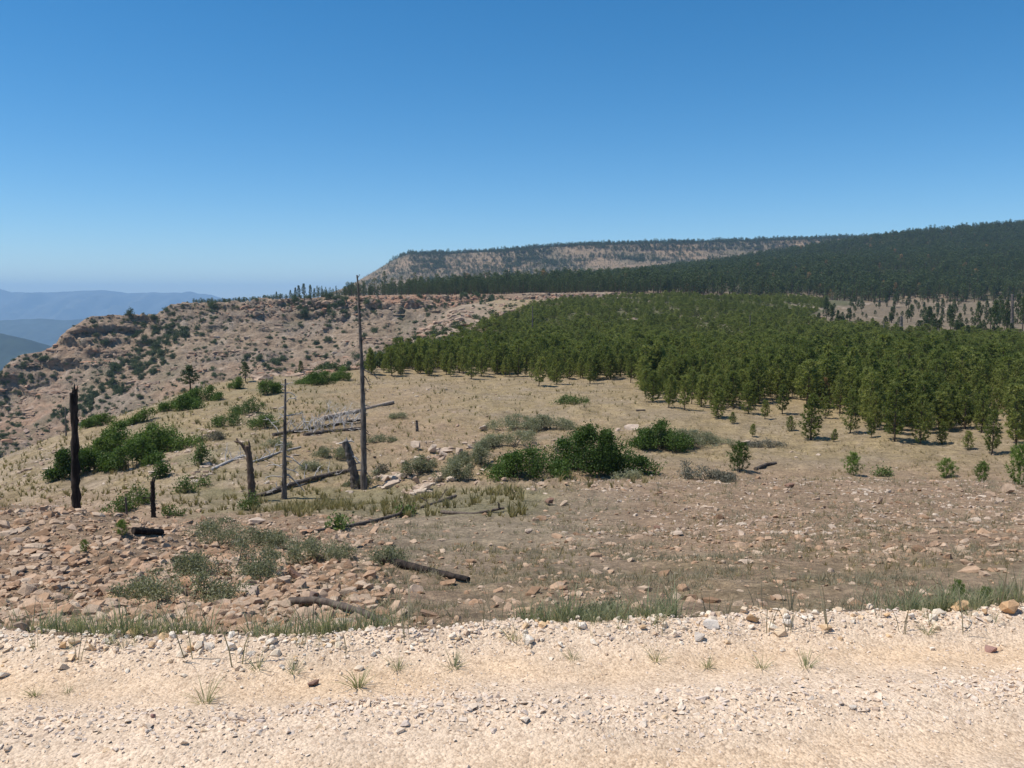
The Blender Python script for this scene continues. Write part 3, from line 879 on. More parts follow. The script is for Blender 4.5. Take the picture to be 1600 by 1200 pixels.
order = np.argsort(-size / Y * vis)
big = order[:290]; small = order[290:]
V, F, T = join_copies(PEBS, pos[small], eul[small], scl[small], var[small])
tag(link('gravel', mesh_np('gravel', V, F, [M_GRAVEL], attrs={'tint': ('FLOAT', T)}), road), kind='stuff')
PM = [stone_mesh('pebble', s, M_GRAVEL) for s in PEBS]
for i in big:
    o = link('pebble', PM[var[i]], road, pos[i])
    o.rotation_euler = eul[i]; o.scale = scl[i]

# --- stones heaped along the berm
n = 2400
X = rng.uniform(-4.8, 5.6, n); u = rng.normal(.04, .12, n)
Y = edge_Y(X) - u
ok = rng.random(n) < .35 + .65 * smooth01(fbm2(X * 1.5, Y * 1.5, 2, 45.0) + .5)
X, Y, u = X[ok], Y[ok], u[ok]; n = len(X)
size = np.clip(rng.lognormal(math.log(.026), .45, n), .012, .085)
pos = np.stack([X, Y, surf_z(X, Y) + size * .10], 1)
V, F, T = join_copies(STONES, pos, np.stack([rng.normal(0, .3, n), rng.normal(0, .3, n), rng.uniform(0, 6.28, n)], 1), size[:, None] * rng.uniform(.85, 1.3, (n, 3)) * np.array([1, 1, 1.4]), rng.integers(8, 18, n))
M_BERM = mat_stone('berm_stone', [(0, (.66, .50, .34)), (.25, (.74, .62, .48)), (.5, (.78, .68, .56)), (.75, (.68, .52, .36)), (.9, (.66, .44, .24)), (1, (.52, .40, .32))], 25.0, patch=.08, dark=.2)
tag(link('berm_stones', mesh_np('berm_stones', V, F, [M_BERM], attrs={'tint': ('FLOAT', T)}), road), kind='stuff')

# --- rocks one can point at: centre x, base y, width, height (photograph pixels), material, shape, label
ROCKS = [
 (462, 907, 38, 24, M_DARKROCK, 'block', 'square brown sandstone block with dark front face right of the grey shrubs'),
 (378, 935, 48, 20, M_PALE, 'slab', 'long tilted pale slab just right of the lower grey shrub'),
 (396, 949, 26, 16, M_STONE, 'block', 'small cube-like rock below the end of the tilted slab'),
 (535, 985, 38, 20, M_PALE, 'round', 'smooth rounded pale boulder beside the lower end of the grey log'),
 (398, 822, 32, 10, M_PALE, 'slab', 'flat pale slab lying in the grass behind the uppermost grey shrub'),
 (576, 906, 22, 15, M_STONE, 'block', 'rock just left of the charred black log'),
 (362, 853, 36, 9, M_PALE, 'slab', 'thin flat slab between the two upper grey shrubs'),
 (172, 940, 24, 10, M_ORANGE, 'slab', 'orange slab on the stony mound left of the lower grey shrub'),
 (489, 936, 18, 16, M_DARKROCK, 'block', 'dark upright rock above the middle of the grey log'),
 (496, 792, 18, 6, M_PALE, 'slab', 'pale flat rock in the green grass of the draw'),
 (1236, 763, 18, 9, M_DARKROCK, 'block', 'dark red rock alone on the crest of the stony slope'),
 (1375, 788, 12, 14, M_STONE, 'block', 'upright tan rock with shaded front on the right stony slope'),
 (1575, 771, 28, 17, M_STONE, 'slab', 'wedge-shaped rock with black shadow at the far right crest'),
 (1550, 777, 18, 8, M_STONE, 'slab', 'flat rock just left below the wedge-shaped rock'),
 (1566, 785, 16, 8, M_PALE, 'block', 'small pale rock below the wedge-shaped rock'),
 (1167, 697, 24, 7, M_PALE, 'slab', 'pale slab lying behind the round green bush on the meadow edge'),
 (859, 790, 16, 13, M_DARKROCK, 'block', 'dark red cube of rock on the slope below the oak brush'),
 (881, 791, 14, 9, M_STONE, 'block', 'tan rock right beside the dark red cube of rock'),
 (843, 760, 18, 7, M_STONE, 'slab', 'reddish flat rock on the crest before the oak brush'),
 (988, 673, 28, 10, M_PALE, 'slab', 'pinkish slab between the large and the smaller oak brush'),
 (870, 708, 10, 13, M_PALE, 'round', 'white boulder at the left edge of the large oak brush'),
 (756, 674, 18, 9, M_PALE, 'slab', 'pale slab on the tan meadow edge above the grey scrub'),
 (826, 834, 13, 8, M_PALE, 'round', 'pale round rock low on the grey slope'),
 (1058, 838, 22, 8, M_PALE, 'slab', 'pale slab half way down the bare slope right of centre'),
 (1025, 827, 16, 6, M_DARKROCK, 'slab', 'dark flat rock just above the pale slab on the bare slope'),
 (846, 814, 20, 8, M_STONE, 'slab', 'tan slab on the slope under the dark red cube of rock'),
 (602, 752, 20, 13, M_PALE, 'block', 'large pale boulder right of the foot of the tall burnt snag'),
 (617, 755, 12, 9, M_PALE, 'round', 'pale boulder touching the large one right of the tall snag'),
 (661, 735, 16, 15, M_STONE, 'block', 'pointed tan boulder in the outcrop among grey scrub'),
 (675, 710, 14, 14, M_PALE, 'block', 'pale boulder at the upper left of the outcrop'),
 (690, 713, 20, 15, M_PALE, 'block', 'pale broken boulder at the top of the outcrop'),
 (648, 704, 18, 13, M_PALE, 'slab', 'pale boulder at the upper left end of the outcrop below the small stump'),
 (717, 714, 13, 15, M_PALE, 'block', 'upright grey-white boulder at the right of the outcrop'),
 (650, 759, 13, 13, M_STONE, 'block', 'tan boulder at the foot of the outcrop'),
 (685, 754, 14, 14, M_PALE, 'block', 'pale boulder at the lower right of the outcrop'),
 (663, 769, 20, 12, M_PALE, 'block', 'lowest pale boulder of the outcrop at the grass edge'),
 (630, 733, 11, 10, M_PALE, 'round', 'white round boulder in the middle left of the outcrop'),
 (870, 842, 20, 8, M_STONE, 'slab', 'tan slab low on the grey slope left of the pale slab'),
 (60, 912, 24, 14, M_STONE, 'round', 'rounded rock on the stony mound near the left border'),
 (28, 985, 26, 16, M_STONE, 'block', 'brown rock at the foot of the stony mound at the left border'),
 (110, 980, 24, 14, M_STONE, 'slab', 'tilted brown rock at the foot of the stony mound above the grass'),
]
ROADROCKS = [
 (1504, 958, 31, 18, M_ORANGE, 'block', 'large orange block on the road berm below the bright green seedling'),
 (1584, 962, 32, 22, M_ORANGE, 'round', 'large rounded orange-white rock on the berm at the right border'),
 (1541, 962, 13, 10, M_ORANGE, 'block', 'small orange rock between the two large berm rocks'),
 (1552, 1021, 20, 13, M_PINKROCK, 'block', 'pink rock lying alone on the dirt at the right of the road'),
 (1427, 970, 15, 10, M_WHITE, 'block', 'white rock on the berm left of the large orange block'),
 (1387, 966, 11, 8, M_ORANGE, 'block', 'orange stone on the berm left of the white rock'),
 (1233, 981, 18, 11, M_WHITE, 'round', 'pale rock on the berm right of the orange pair'),
 (1178, 976, 26, 16, M_ORANGE, 'block', 'orange rock on the berm standing in the grass right of centre'),
 (1113, 986, 30, 15, M_WHITE, 'slab', 'pale yellow slab on the berm just left of the orange rock in the grass'),
 (1095, 1004, 20, 16, M_WHITE, 'block', 'white rock on the near side of the berm right of centre'),
 (911, 985, 17, 11, M_WHITE, 'round', 'white rock in the roadside grass near the picture middle'),
 (1005, 986, 12, 9, M_ORANGE, 'block', 'small orange rock in the roadside grass right of the white one'),
 (96, 1016, 13, 12, M_ORANGE, 'block', 'orange stone on the berm near the left border'),
 (143, 1020, 15, 14, M_ORANGE, 'block', 'yellowish stone on the berm second from the left border'),
 (296, 1021, 12, 10, M_ORANGE, 'round', 'round orange pebble on the berm behind grass at left'),
 (358, 1018, 18, 15, M_WHITE, 'block', 'white stone on the berm left of the picture middle'),
 (489, 1074, 22, 8, M_DARKROCK, 'slab', 'dark red-brown flat stone lying on the sandy wheel track'),
 (1334, 1110, 12, 8, M_WHITE, 'round', 'grey-white pebble standing out on the road at right'),
 (238, 1122, 9, 6, M_PINKROCK, 'round', 'small pinkish pebble in the gravel band at left'),
]
SHAPES = {'block': [hull_stone(400 + k, (1, .85, 1), 14, .95) for k in range(6)], 'slab': [hull_stone(420 + k, (1, .8, 1), 15, .85) for k in range(6)], 'round': [hull_stone(440 + k, (1, .85, 1), 26, .25) for k in range(4)]}
for i, (cx, by, wpx, hpx, mat, shp, lab) in enumerate(ROCKS + ROADROCKS):
    onroad = i >= len(ROCKS)
    p = hit(cx, by)
    s = p.y / FPX
    arr = SHAPES[shp][i % len(SHAPES[shp])]
    o = link('rock', stone_mesh('rock', arr, mat))
    wm, hm = wpx * s * 1.12, hpx * s * 1.25
    o.scale = (wm, wm * random.uniform(.75, 1.0), max(hm, wm * .28))
    o.location = (p.x, p.y + wm * .3, float(surf_z(p.x, p.y + wm * .3)) + o.scale.z * .33)
    o.rotation_euler = (random.uniform(-.12, .12), random.uniform(-.12, .12), random.uniform(-.35, .35))
    tag(o, lab, 'rock', 'rocks along the road' if onroad else 'rocks on the slopes')

# ================================================================== FOLIAGE BUILDERS
def rand_dirs(r, n):
    d = r.normal(0, 1, (n, 3)); return d / np.linalg.norm(d, axis=1)[:, None]

def leaf_tris(r, C, D, length, width):
    """Narrow blades from C along D."""
    n = len(C)
    side = np.cross(D, rand_dirs(r, n)); side /= np.linalg.norm(side, axis=1)[:, None] + 1e-9
    L = np.asarray(length).reshape(-1, 1) * np.ones((n, 1)); W = np.asarray(width).reshape(-1, 1) * np.ones((n, 1))
    V = np.stack([C - side * W * .5, C + side * W * .5, C + D * L], 1).reshape(-1, 3)
    F = np.arange(3 * n).reshape(-1, 3)
    return V, F

def leaf_quads(r, C, D, length, width):
    n = len(C)
    side = np.cross(D, rand_dirs(r, n)); side /= np.linalg.norm(side, axis=1)[:, None] + 1e-9
    L = np.asarray(length).reshape(-1, 1) * np.ones((n, 1)); W = np.asarray(width).reshape(-1, 1) * np.ones((n, 1))
    V = np.stack([C, C + D * L * .5 + side * W * .5, C + D * L, C + D * L * .5 - side * W * .5], 1).reshape(-1, 3)
    i = np.arange(n)[:, None] * 4
    F = np.concatenate([i + np.array([[0, 1, 2]]), i + np.array([[0, 2, 3]])])
    return V, F

def leafmesh(name, V, F, mat, per, r):
    """per: vertices for each tuft, which share one tint."""
    nt = -(-len(V) // per)
    T = np.repeat(r.random(nt), per)[:len(V)]
    return mesh_np(name, V, F, [mat], attrs={'tint': ('FLOAT', T)})

def pine_parts(seed, H=4.0, R=1.15, bare=.12, tufts=7, needles=11, nlen=.27, nw=.065, whorl=.24, full=.8):
    """Young pine, returns trunk builder, needle arrays and vertices for each tuft."""
    r = np.random.default_rng(seed)
    tb = MB()
    zs = np.linspace(0, H * .97, 9)
    bend = np.cumsum(r.normal(0, .018 * H / 4, (9, 2)), 0)
    P = np.column_stack([bend, zs]); P[0, 2] = -.12
    tb.tube(P, np.linspace(.030 * H * .62, .008, 9), 6, .1, seed)
    C, D = [], []
    z = bare * H
    while z < H * .95:
        t = (z / H - bare) / (1 - bare)
        prof = (1 - t) ** full * min(1, .55 + t * 2.2) + .07
        nb = r.integers(4, 7)
        az0 = r.uniform(0, 6.28)
        c0 = np.array([np.interp(z, zs, P[:, 0]), np.interp(z, zs, P[:, 1]), z])
        for b in range(nb):
            if r.random() < .08: continue
            az = az0 + b * 6.283 / nb + r.normal(0, .25)
            L = R * prof * r.uniform(.68, 1.18)
            up = r.uniform(.05, .35) + .55 * t
            s = np.linspace(0, 1, 5)
            br = c0 + np.column_stack([np.cos(az) * L * s, np.sin(az) * L * s, L * (up * s + .30 * s ** 2)])
            tb.tube(br, np.linspace(.016, .005, 5) * H / 4, 3, 0, 0, False)
            nt = max(2, int(round(tufts * L / R)))
            for k in range(nt):
                q = 1 - (k / max(1, nt)) * .72
                pt = np.array([np.interp(q, s, br[:, j]) for j in range(3)])
                off = r.normal(0, .10 * L, 3) * (1 if k else .2)
                C.append(pt + off)
                d = np.array([np.cos(az) * .7, np.sin(az) * .7, .55 + up]) + r.normal(0, .35, 3)
                D.append(d / np.linalg.norm(d))
        z += whorl * H / 4 * r.uniform(.8, 1.25) * (1.1 - .35 * t)
    for k in range(4):
        C.append(np.array([P[-1, 0], P[-1, 1], H * (.93 + .02 * k)])); D.append(np.array([0, 0, 1.0]))
    C = np.array(C); D = np.array(D); n = len(C)
    CC = np.repeat(C, needles, 0)
    DD = np.repeat(D, needles, 0) * .8 + rand_dirs(r, n * needles)
    DD /= np.linalg.norm(DD, axis=1)[:, None]
    V, F = leaf_tris(r, CC, DD, nlen * r.uniform(.7, 1.2, n * needles), nw)
    return tb, V, F, needles * 3, r

def pine_meshes(seed, mat, **kw):
    tb, V, F, per, r = pine_parts(seed, **kw)
    return tb.mesh('trunk', M_TRUNK), leafmesh('crown', V, F, mat, per, r)

def combined(name, seed, mat, **kw):
    """Trunk and needles in one mesh, for the trees of a mass."""
    tb, V, F, per, r = pine_parts(seed, **kw)
    TV, TF = tb.arrays()
    T = np.concatenate([np.zeros(len(TV)), np.repeat(r.random(-(-len(V) // per)), per)[:len(V)]])
    me = mesh_np(name, np.concatenate([TV, V]), np.concatenate([TF, F + len(TV)]), [M_TRUNK, mat], mi=np.concatenate([np.zeros(len(TF)), np.ones(len(F))]), attrs={'tint': ('FLOAT', T)})
    return me

def old_pine_parts(seed, H=10.0, R=1.9, bare=.28, n_clump=46, per=13):
    """Grown pine: bare stem, ragged crown of needle clumps."""
    r = np.random.default_rng(seed)
    tb = MB()
    zs = np.linspace(-.3, H * .97, 7)
    P = np.column_stack([np.cumsum(r.normal(0, .05, (7, 2)), 0), zs])
    tb.tube(P, np.linspace(.20, .03, 7), 5, .1, seed)
    C, D = [], []
    for k in range(n_clump):
        t = (k + r.random()) / n_clump
        z = H * (bare + (1 - bare) * t)
        rad = R * ((1 - t) ** .65 * min(1, .45 + 2.2 * t) + .08) * r.uniform(.35, 1.05)
        az = k * 2.4 + r.normal(0, .5)
        c0 = np.array([np.interp(z, zs, P[:, 0]), np.interp(z, zs, P[:, 1]), z])
        c = c0 + np.array([np.cos(az) * rad, np.sin(az) * rad, rad * r.uniform(.0, .35)])
        if k % 2 == 0:
            tb.tube(np.array([c0 - [0, 0, rad * .1], c]), [.04, .015], 3, 0, 0, False)
        C.append(c); D.append([np.cos(az) * .4, np.sin(az) * .4, .6])
    C = np.array(C); D = np.array(D); n = len(C)
    CC = np.repeat(C, per, 0) + r.normal(0, .16 * R / 1.9, (n * per, 3))
    DD = np.repeat(D, per, 0) * .6 + rand_dirs(r, n * per); DD /= np.linalg.norm(DD, axis=1)[:, None]
    V, F = leaf_tris(r, CC, DD, .62 * R / 1.9 * r.uniform(.7, 1.2, n * per), .24 * R / 1.9)
    return tb, V, F, per * 3, r

def old_combined(name, seed, mat, **kw):
    tb, V, F, per, r = old_pine_parts(seed, **kw)
    TV, TF = tb.arrays()
    T = np.concatenate([np.zeros(len(TV)), np.repeat(r.random(-(-len(V) // per)), per)[:len(V)]])
    return mesh_np(name, np.concatenate([TV, V]), np.concatenate([TF, F + len(TV)]), [M_TRUNK, mat], mi=np.concatenate([np.zeros(len(TF)), np.ones(len(F))]), attrs={'tint': ('FLOAT', T)})

def shrub_parts(seed, w, d, hgt, leaf, nleaf, lobes=9, stems=10, upright=.35, wid=.55, spiky=0.0, shell=.55):
    """Shrub w x d x hgt metres: stems, then leaves in many small clumps filling a few lobes."""
    r = np.random.default_rng(seed)
    tb = MB()
    L = []
    lobes = int(lobes * 1.8)
    pk = r.uniform(-.4, .4)
    for k in range(lobes):
        t = r.uniform(-1, 1)
        cx = t * w * .44; cy = r.uniform(-.36, .36) * d
        hz = hgt * (1 - .62 * min(1, abs(t - pk)) ** 1.6) * r.uniform(.50, 1.08)
        rx = w / lobes * r.uniform(1.1, 2.4) + .03 * w
        L.append((cx, cy, hz * .50, rx, min(d * r.uniform(.16, .30), rx * 1.4), hz * .50))
        if r.random() < .45:                       # an upright shoot
            L.append((cx + r.normal(0, .06 * w), cy, hz * .9, .05 * w + .03, .05 * w + .03, hz * r.uniform(.06, .18)))
    ncl = max(20, nleaf // 11)
    C = []
    for k in range(ncl):
        cx, cy, cz, rx, ry, rz = L[r.integers(len(L))]
        v = rand_dirs(r, 1)[0] * (shell + (1 - shell) * r.random()) * r.uniform(.85, 1.1)
        if v[2] < -.75: v[2] *= .6
        C.append((cx + v[0] * rx, cy + v[1] * ry, max(.02, cz + v[2] * rz)))
    C = np.array(C)
    for k in range(stems):
        c = C[r.integers(ncl)]
        b = np.array([c[0] * .55, c[1] * .55, -.06])
        m = (b + c) / 2 + r.normal(0, .04 * hgt, 3)
        tb.tube(np.array([b, m, c]), np.array([.022, .014, .006]) * (hgt ** .5), 4, 0, 0, False)
    per = 11
    CC = np.repeat(C, per, 0) + r.normal(0, leaf * 1.15, (ncl * per, 3)) * np.array([1, 1, .8 + spiky])
    CC[:, 2] = np.maximum(CC[:, 2], .0)
    DD = rand_dirs(r, ncl * per) + np.array([0, 0, upright]); DD /= np.linalg.norm(DD, axis=1)[:, None]
    V, F = leaf_quads(r, CC, DD, leaf * r.uniform(.7, 1.35, ncl * per), leaf * wid)
    return tb, V, F, per * 4, r

def place_shrub(name, cx, by, wpx, hpx, mat, label, cat, group, leaf=.10, dens=1.0, ymin=0, depth=.75, upright=.35, wid=.55, spiky=0., p=None, lobes=None, shell=.55):
    p = p or hit(cx, by, None, ymin)
    s = p.y / FPX
    w, hm = wpx * s * 1.08, hpx * s * 1.06
    d = w * depth
    seed = int(cx * 7 + by * 13) % 99991
    nleaf = int(min(22000, dens * 900 * max(.25, w * hm) / (leaf / .1) ** 2))
    tb, V, F, per, r = shrub_parts(seed, w, d, hm, leaf, nleaf, lobes=lobes or int(np.clip(5 + w / max(hm, .1) * 2, 5, 14)), stems=int(8 + 6 * min(w, 4)), upright=upright, wid=wid, spiky=spiky, shell=shell)
    root = link(name, None)
    yy = p.y + d * .30
    zg = [float(surf_z(p.x + dx, yy)) for dx in (-w * .4, 0, w * .4)]
    root.location = (p.x, yy, zg[1])
    # follow the slope under a wide shrub
    sl = (zg[2] - zg[0]) / (w * .8)
    V[:, 2] += V[:, 0] * sl; st = tb.arrays(); SV = st[0]; SV[:, 2] += SV[:, 0] * sl
    tag(link('stems', mesh_np('stems', SV, st[1], [M_TWIG]), root), kind='stuff')
    link('foliage', leafmesh('foliage', V, F, mat, per, r), root)
    return tag(root, label, cat, group)

# ================================================================== SHRUBS
G_OAK = 'oak brush'
for a in [
 (938, 745, 150, 78, 'largest dark green oak brush in the middle of the slope'),
 (825, 754, 120, 50, 'low dark green oak brush left of the largest one'),
 (1038, 706, 100, 38, 'dark green oak brush behind and right of the largest one'),
]:
    place_shrub('oak_brush', *a[:4], M_OAK, a[4], 'shrub', G_OAK, leaf=.14, dens=2.2, ymin=43, upright=.5)
for a in [
 (97, 750, 50, 52, 'dark green bush left of the black trunk'),
 (139, 738, 52, 54, 'dark green bush right behind the black trunk'),
 (181, 714, 84, 46, 'dark green bush at the upper left of the cluster right of the black trunk'),
 (205, 733, 76, 44, 'dark green bush lowest in the cluster right of the black trunk'),
 (250, 707, 92, 46, 'dark green bush at the right end of the cluster on the left slope'),
 (217, 662, 30, 23, 'small round dark green bush above the bush cluster'),
 (274, 643, 64, 25, 'dark green bush, left of the joined pair high on the left slope'),
 (310, 629, 60, 25, 'dark green bush, right of the joined pair high on the left slope'),
 (146, 667, 44, 24, 'green bush on the slope edge above the black trunk cluster'),
 (423, 617, 36, 23, 'green bush on the bench edge behind the thin snag'),
 (490, 602, 64, 22, 'wide low green bush on the bench edge left of the tall snag'),
 (535, 595, 28, 22, 'rounded green bush on the bench edge just left of the tall snag'),
 (366, 608, 20, 17, 'small green bush on the bench edge beside the little tree'),
 (249, 748, 22, 25, 'small green bush behind the short black stub'),
]:
    place_shrub('green_bush', *a[:4], M_OAK, a[4], 'bush', 'bushes on the left slope', leaf=.15, dens=2.2, ymin=40, upright=.4)
for a in [
 (313, 727, 22, 36, 'pale green leafy sapling on the left slope'),
 (350, 667, 40, 27, 'olive green bush in the middle of the left slope'),
 (384, 648, 42, 22, 'pale olive bush right above the olive one'),
 (412, 670, 54, 20, 'low green patch of brush left of the thin snag'),
 (180, 804, 42, 28, 'leafy green bush in the draw right of the black trunk foot'),
 (217, 788, 34, 24, 'leafy green bush in the draw left of the short black stub'),
 (288, 771, 28, 20, 'small green bush low on the left slope right of the short stub'),
 (314, 761, 19, 13, 'tiny round green bush low on the left slope'),
 (268, 808, 22, 16, 'tiny green bush at the foot of the short black stub'),
 (388, 798, 20, 26, 'upright green bush at the foot of the brown stump'),
 (890, 633, 58, 12, 'flat patch of green brush on the tan meadow'),
 (1382, 745, 28, 14, 'low bright green bush on the crest left of the seedling pair'),
 (632, 806, 12, 16, 'tiny green sprout beside the long grey log'),
 (528, 826, 12, 26, 'slim green weed in the draw left of the long grey log'),
]:
    place_shrub('light_bush', *a[:4], M_OAKL, a[4], 'bush', 'lighter green bushes', leaf=.13, dens=1.3, ymin=19, upright=.6)
G_GREY = 'grey shrubs'
for a in [
 (268, 949, 185, 46, 'grey-green spreading shrub nearest the road on the stony mound'),
 (330, 904, 190, 42, 'grey-green spreading shrub, middle of the three on the mound'),
 (350, 857, 180, 32, 'grey-green spreading shrub, farthest of the three on the mound'),
 (485, 882, 130, 32, 'grey-green shrub between the brown block and the long log'),
 (605, 884, 74, 22, 'low grey-green shrub left above the charred black log'),
 (945, 978, 96, 26, 'dark low grey shrub just beyond the roadside grass at the middle'),
]:
    place_shrub('grey_shrub', *a[:4], M_SAGE, a[4], 'shrub', G_GREY, leaf=.042, dens=1.7, ymin=7.2, upright=.8, wid=.42, spiky=.3, depth=.7, shell=.3)
for a in [
 (1078, 702, 150, 27, 'long grey scrub right of the oak brush'), (1110, 750, 84, 22, 'low grey-green scrub on the crest below the round bush'),
 (868, 672, 84, 24, 'grey scrub patch above the largest oak brush at left'), (800, 673, 82, 20, 'grey scrub patch left of the one above the oak brush'),
 (790, 702, 92, 30, 'grey-green scrub above the low oak brush'), (742, 728, 78, 42, 'broad grey-green scrub right of the outcrop'),
 (706, 748, 60, 34, 'grey-green scrub at the lower right of the outcrop'), (653, 744, 58, 30, 'grey scrub in the middle of the outcrop'),
 (515, 718, 56, 24, 'grey scrub between the thin and the leaning snag'), (487, 737, 36, 17, 'small grey scrub low between the two snags'),
 (596, 691, 42, 10, 'thin grey scrub right of the tall snag'), (620, 655, 30, 9, 'small grey scrub at the end of the tan log'),
 (597, 740, 24, 16, 'small grey scrub beside the large pale boulder'), (980, 749, 40, 14, 'grey scrub at the foot of the largest oak brush'),
 (430, 700, 44, 12, 'grey scrub behind the thin snag'), (330, 690, 40, 12, 'dry grey scrub on the left slope under the olive bush'),
 (560, 765, 60, 20, 'grey-brown scrub at the feet of the tall and leaning snags'), (1200, 700, 60, 12, 'low grey scrub left of the nearest pine'),
]:
    place_shrub('grey_scrub', *a[:4], M_SAGE if int(a[0]) % 3 else M_SAGEB, a[4], 'shrub', 'grey scrub on the bench', leaf=.10, dens=1.6, ymin=36, upright=.6, wid=.45, depth=.6, shell=.3)

# ================================================================== YOUNG PINES
PV = [pine_meshes(500 + k, M_PINE, H=4.0, R=[1.15, 1.3, 1.05, 1.4, 1.2, 1.1][k], bare=[.05, .09, .13, .04, .08, .16][k], full=[1.0, .85, .75, .9, 1.1, .7][k]) for k in range(6)]
G_PINE = 'young pines'
def add_pine(p, H, k, label, group, W=1.0, mats=None, name='young_pine', meshes=None):
    me = (meshes or PV)[k]
    root = link(name, None, None, p)
    root.rotation_euler = (random.gauss(0, .03), random.gauss(0, .03), random.uniform(0, 6.28))
    s = H / 4.0
    root.scale = (s * W, s * W, s)
    link('trunk', me[0], root); link('crown', me[1], root)
    return tag(root, label, 'pine tree', group)
HAND_PINES = [
 (1267, 687, 72, 1.05, 'dense dark young pine standing alone nearest on the meadow'),
 (1328, 677, 68, .8, 'slim young pine with bare lower stem right of the nearest lone pine'),
 (1398, 690, 92, .95, 'full young pine with skirts to the ground in the right front row'),
 (1438, 694, 76, .8, 'slim young pine just right of the full skirted pine'),
 (1550, 710, 70, .85, 'slim young pine standing before the thicket near the right border'),
 (1588, 700, 100, .9, 'tall young pine at the right border of the front row'),
 (1122, 653, 48, 1.1, 'small rounded young pine in the gap of the front row'),
 (1170, 647, 48, 1.1, 'young pine right of the small rounded one'),
 (1222, 647, 46, 1.0, 'young pine left behind the nearest lone pine'),
 (1020, 628, 48, 1.2, 'young pine at the left corner of the right-hand front row'),
 (1045, 637, 52, .9, 'young pine second from the left corner of the right-hand front row'),
 (1070, 641, 54, .9, 'young pine third from the left corner of the right-hand front row'),
 (1096, 636, 50, 1.0, 'young pine fourth from the left corner of the right-hand front row'),
 (736, 592, 42, 1.1, 'young pine standing just before the middle front row'),
 (842, 603, 46, 1.0, 'young pine standing forward where the meadow reaches deepest'),
 (870, 601, 50, .9, 'young pine with visible stem right of the forward one'),
 (922, 600, 44, 1.0, 'young pine in the middle front row above the green brush patch'),
 (985, 598, 44, 1.0, 'young pine at the right end of the middle front row'),
 (580, 585, 42, 1.0, 'young pine at the left end of the middle front row beside the tall snag'),
 (612, 587, 44, 1.0, 'young pine second from the left end of the middle front row'),
] + [
 (1176, 682, 20, 1.2, 'tiny pine sapling on the meadow left of the nearest lone pine'),
 (1236, 674, 24, 1.2, 'small pine sapling just left of the nearest lone pine'),
 (1303, 690, 20, 1.3, 'tiny pine sapling on the meadow just right of the nearest lone pine'),
 (1362, 684, 30, 1.1, 'small pine sapling just left of the full skirted pine'),
 (1472, 694, 36, 1.1, 'small pine sapling right of the slim pine in the right front row'),
 (1512, 703, 30, 1.2, 'small pine sapling left of the slim pine near the right border'),
 (1195, 655, 30, 1.1, 'small pine sapling between the two gap pines of the front row'),
 (1145, 662, 18, 1.3, 'tiny pine sapling before the small rounded pine'),
]
placed = []
RP = pine_meshes(590, M_RUST, H=4.0, R=1.0, bare=.1)
p = hit(1287, 634, None, 60)
add_pine(p, 44 * p.y / FPX, 0, 'rust-brown dying young pine among the green ones', None, name='young_pine', meshes=[RP])
placed.append((p.x, p.y))
for i, (cx, by, hp, W, lab) in enumerate(HAND_PINES):
    p = hit(cx, by, None, 43)
    add_pine(p, hp * p.y / FPX, i % 6, lab, 'young pines in the front row', W)
    placed.append((p.x, p.y))
SEEDL = [
 (1155, 737, 46, 44, 'round dark green bushy seedling on the crest beside the short log'),
 (1331, 742, 38, 33, 'bright green seedling pine on the right crest, left of three'),
 (1479, 747, 38, 29, 'bright green seedling pine on the right crest, middle of three'),
 (1533, 753, 30, 30, 'bright green seedling pine on the right crest, right of three'),
 (1592, 757, 56, 60, 'larger green seedling pine on the crest cut by the right border'),
 (1497, 944, 36, 36, 'bright green seedling pine just beyond the berm at right'),
 (1541, 942, 32, 24, 'olive green seedling beside the bright one beyond the berm'),
 (192, 836, 30, 22, 'spiky pale seedling on the crest of the stony mound left of the charred log'),
 (132, 862, 18, 18, 'small spiky weed on the stony mound below the crest'),
]
SP_ = [pine_meshes(560 + k, M_PINEB if k else M_OAK, H=4.0, R=2.1, bare=.01, tufts=8, needles=14, nlen=.56, nw=.07, whorl=.40, full=.7) for k in range(3)]
for i, (cx, by, wp, hp, lab) in enumerate(SEEDL):
    p = hit(cx, by, None, 0)
    H = hp * p.y / FPX
    add_pine(p, H, 0 if i == 0 else 1 + i % 2, lab, 'seedling pines', wp / hp * .8, name='seedling_pine', meshes=SP_)

FRONT_ = 0
FRONT = [(555, 578), (560, 583), (640, 588), (740, 589), (850, 595), (905, 597), (992, 594), (1000, 622), (1075, 636), (1125, 640), (1225, 640), (1262, 650), (1330, 664), (1400, 680), (1480, 676), (1560, 688), (1620, 698), (2000, 712)]
THICK = [(560, 583)] + FRONT[2:] + [(2000, 532), (1640, 528), (1510, 524), (1420, 519), (1330, 511), (1292, 508), (1262, 495), (1300, 474), (1270, 458), (1000, 462), (880, 470), (830, 479), (775, 502), (735, 524), (700, 544), (650, 560)]
n = 84000
Y = np.concatenate([45 * (530 / 45.) ** rng.random(n // 2), np.sqrt(rng.uniform(100 ** 2, 530 ** 2, n // 2))])
a = rng.uniform(-.22, .80, n); X = a * Y
h = ground_h(X, Y); x, y = px_of(X, Y, h)
dens = np.clip(.85 + .7 * fbm2(X * .03, Y * .03, 3, 51.0), .2, 1)
dens = np.where(Y < 150, .9, dens)
inside = in_poly(x, y, THICK) & (Y > 50)
edge_gap = smooth01((fbm2(X * .12, Y * .12, 2, 52.0) + .7))
fy = np.interp(x, [f[0] for f in FRONT], [f[1] for f in FRONT])
edge_gap = edge_gap * np.interp(fy - y, [-4, 8, 30], [.20, .45, 1.0])
bare = soft_box(x, y, 560, 1300, 455, 532, 80, 10) * smooth01((fbm2(X * .035, Y * .05, 3, 9.9) - .35) * 5)
edge_gap = edge_gap * (1 - .9 * bare)
ok = inside & (rng.random(n) < dens * edge_gap)
idx = np.where(ok)[0]
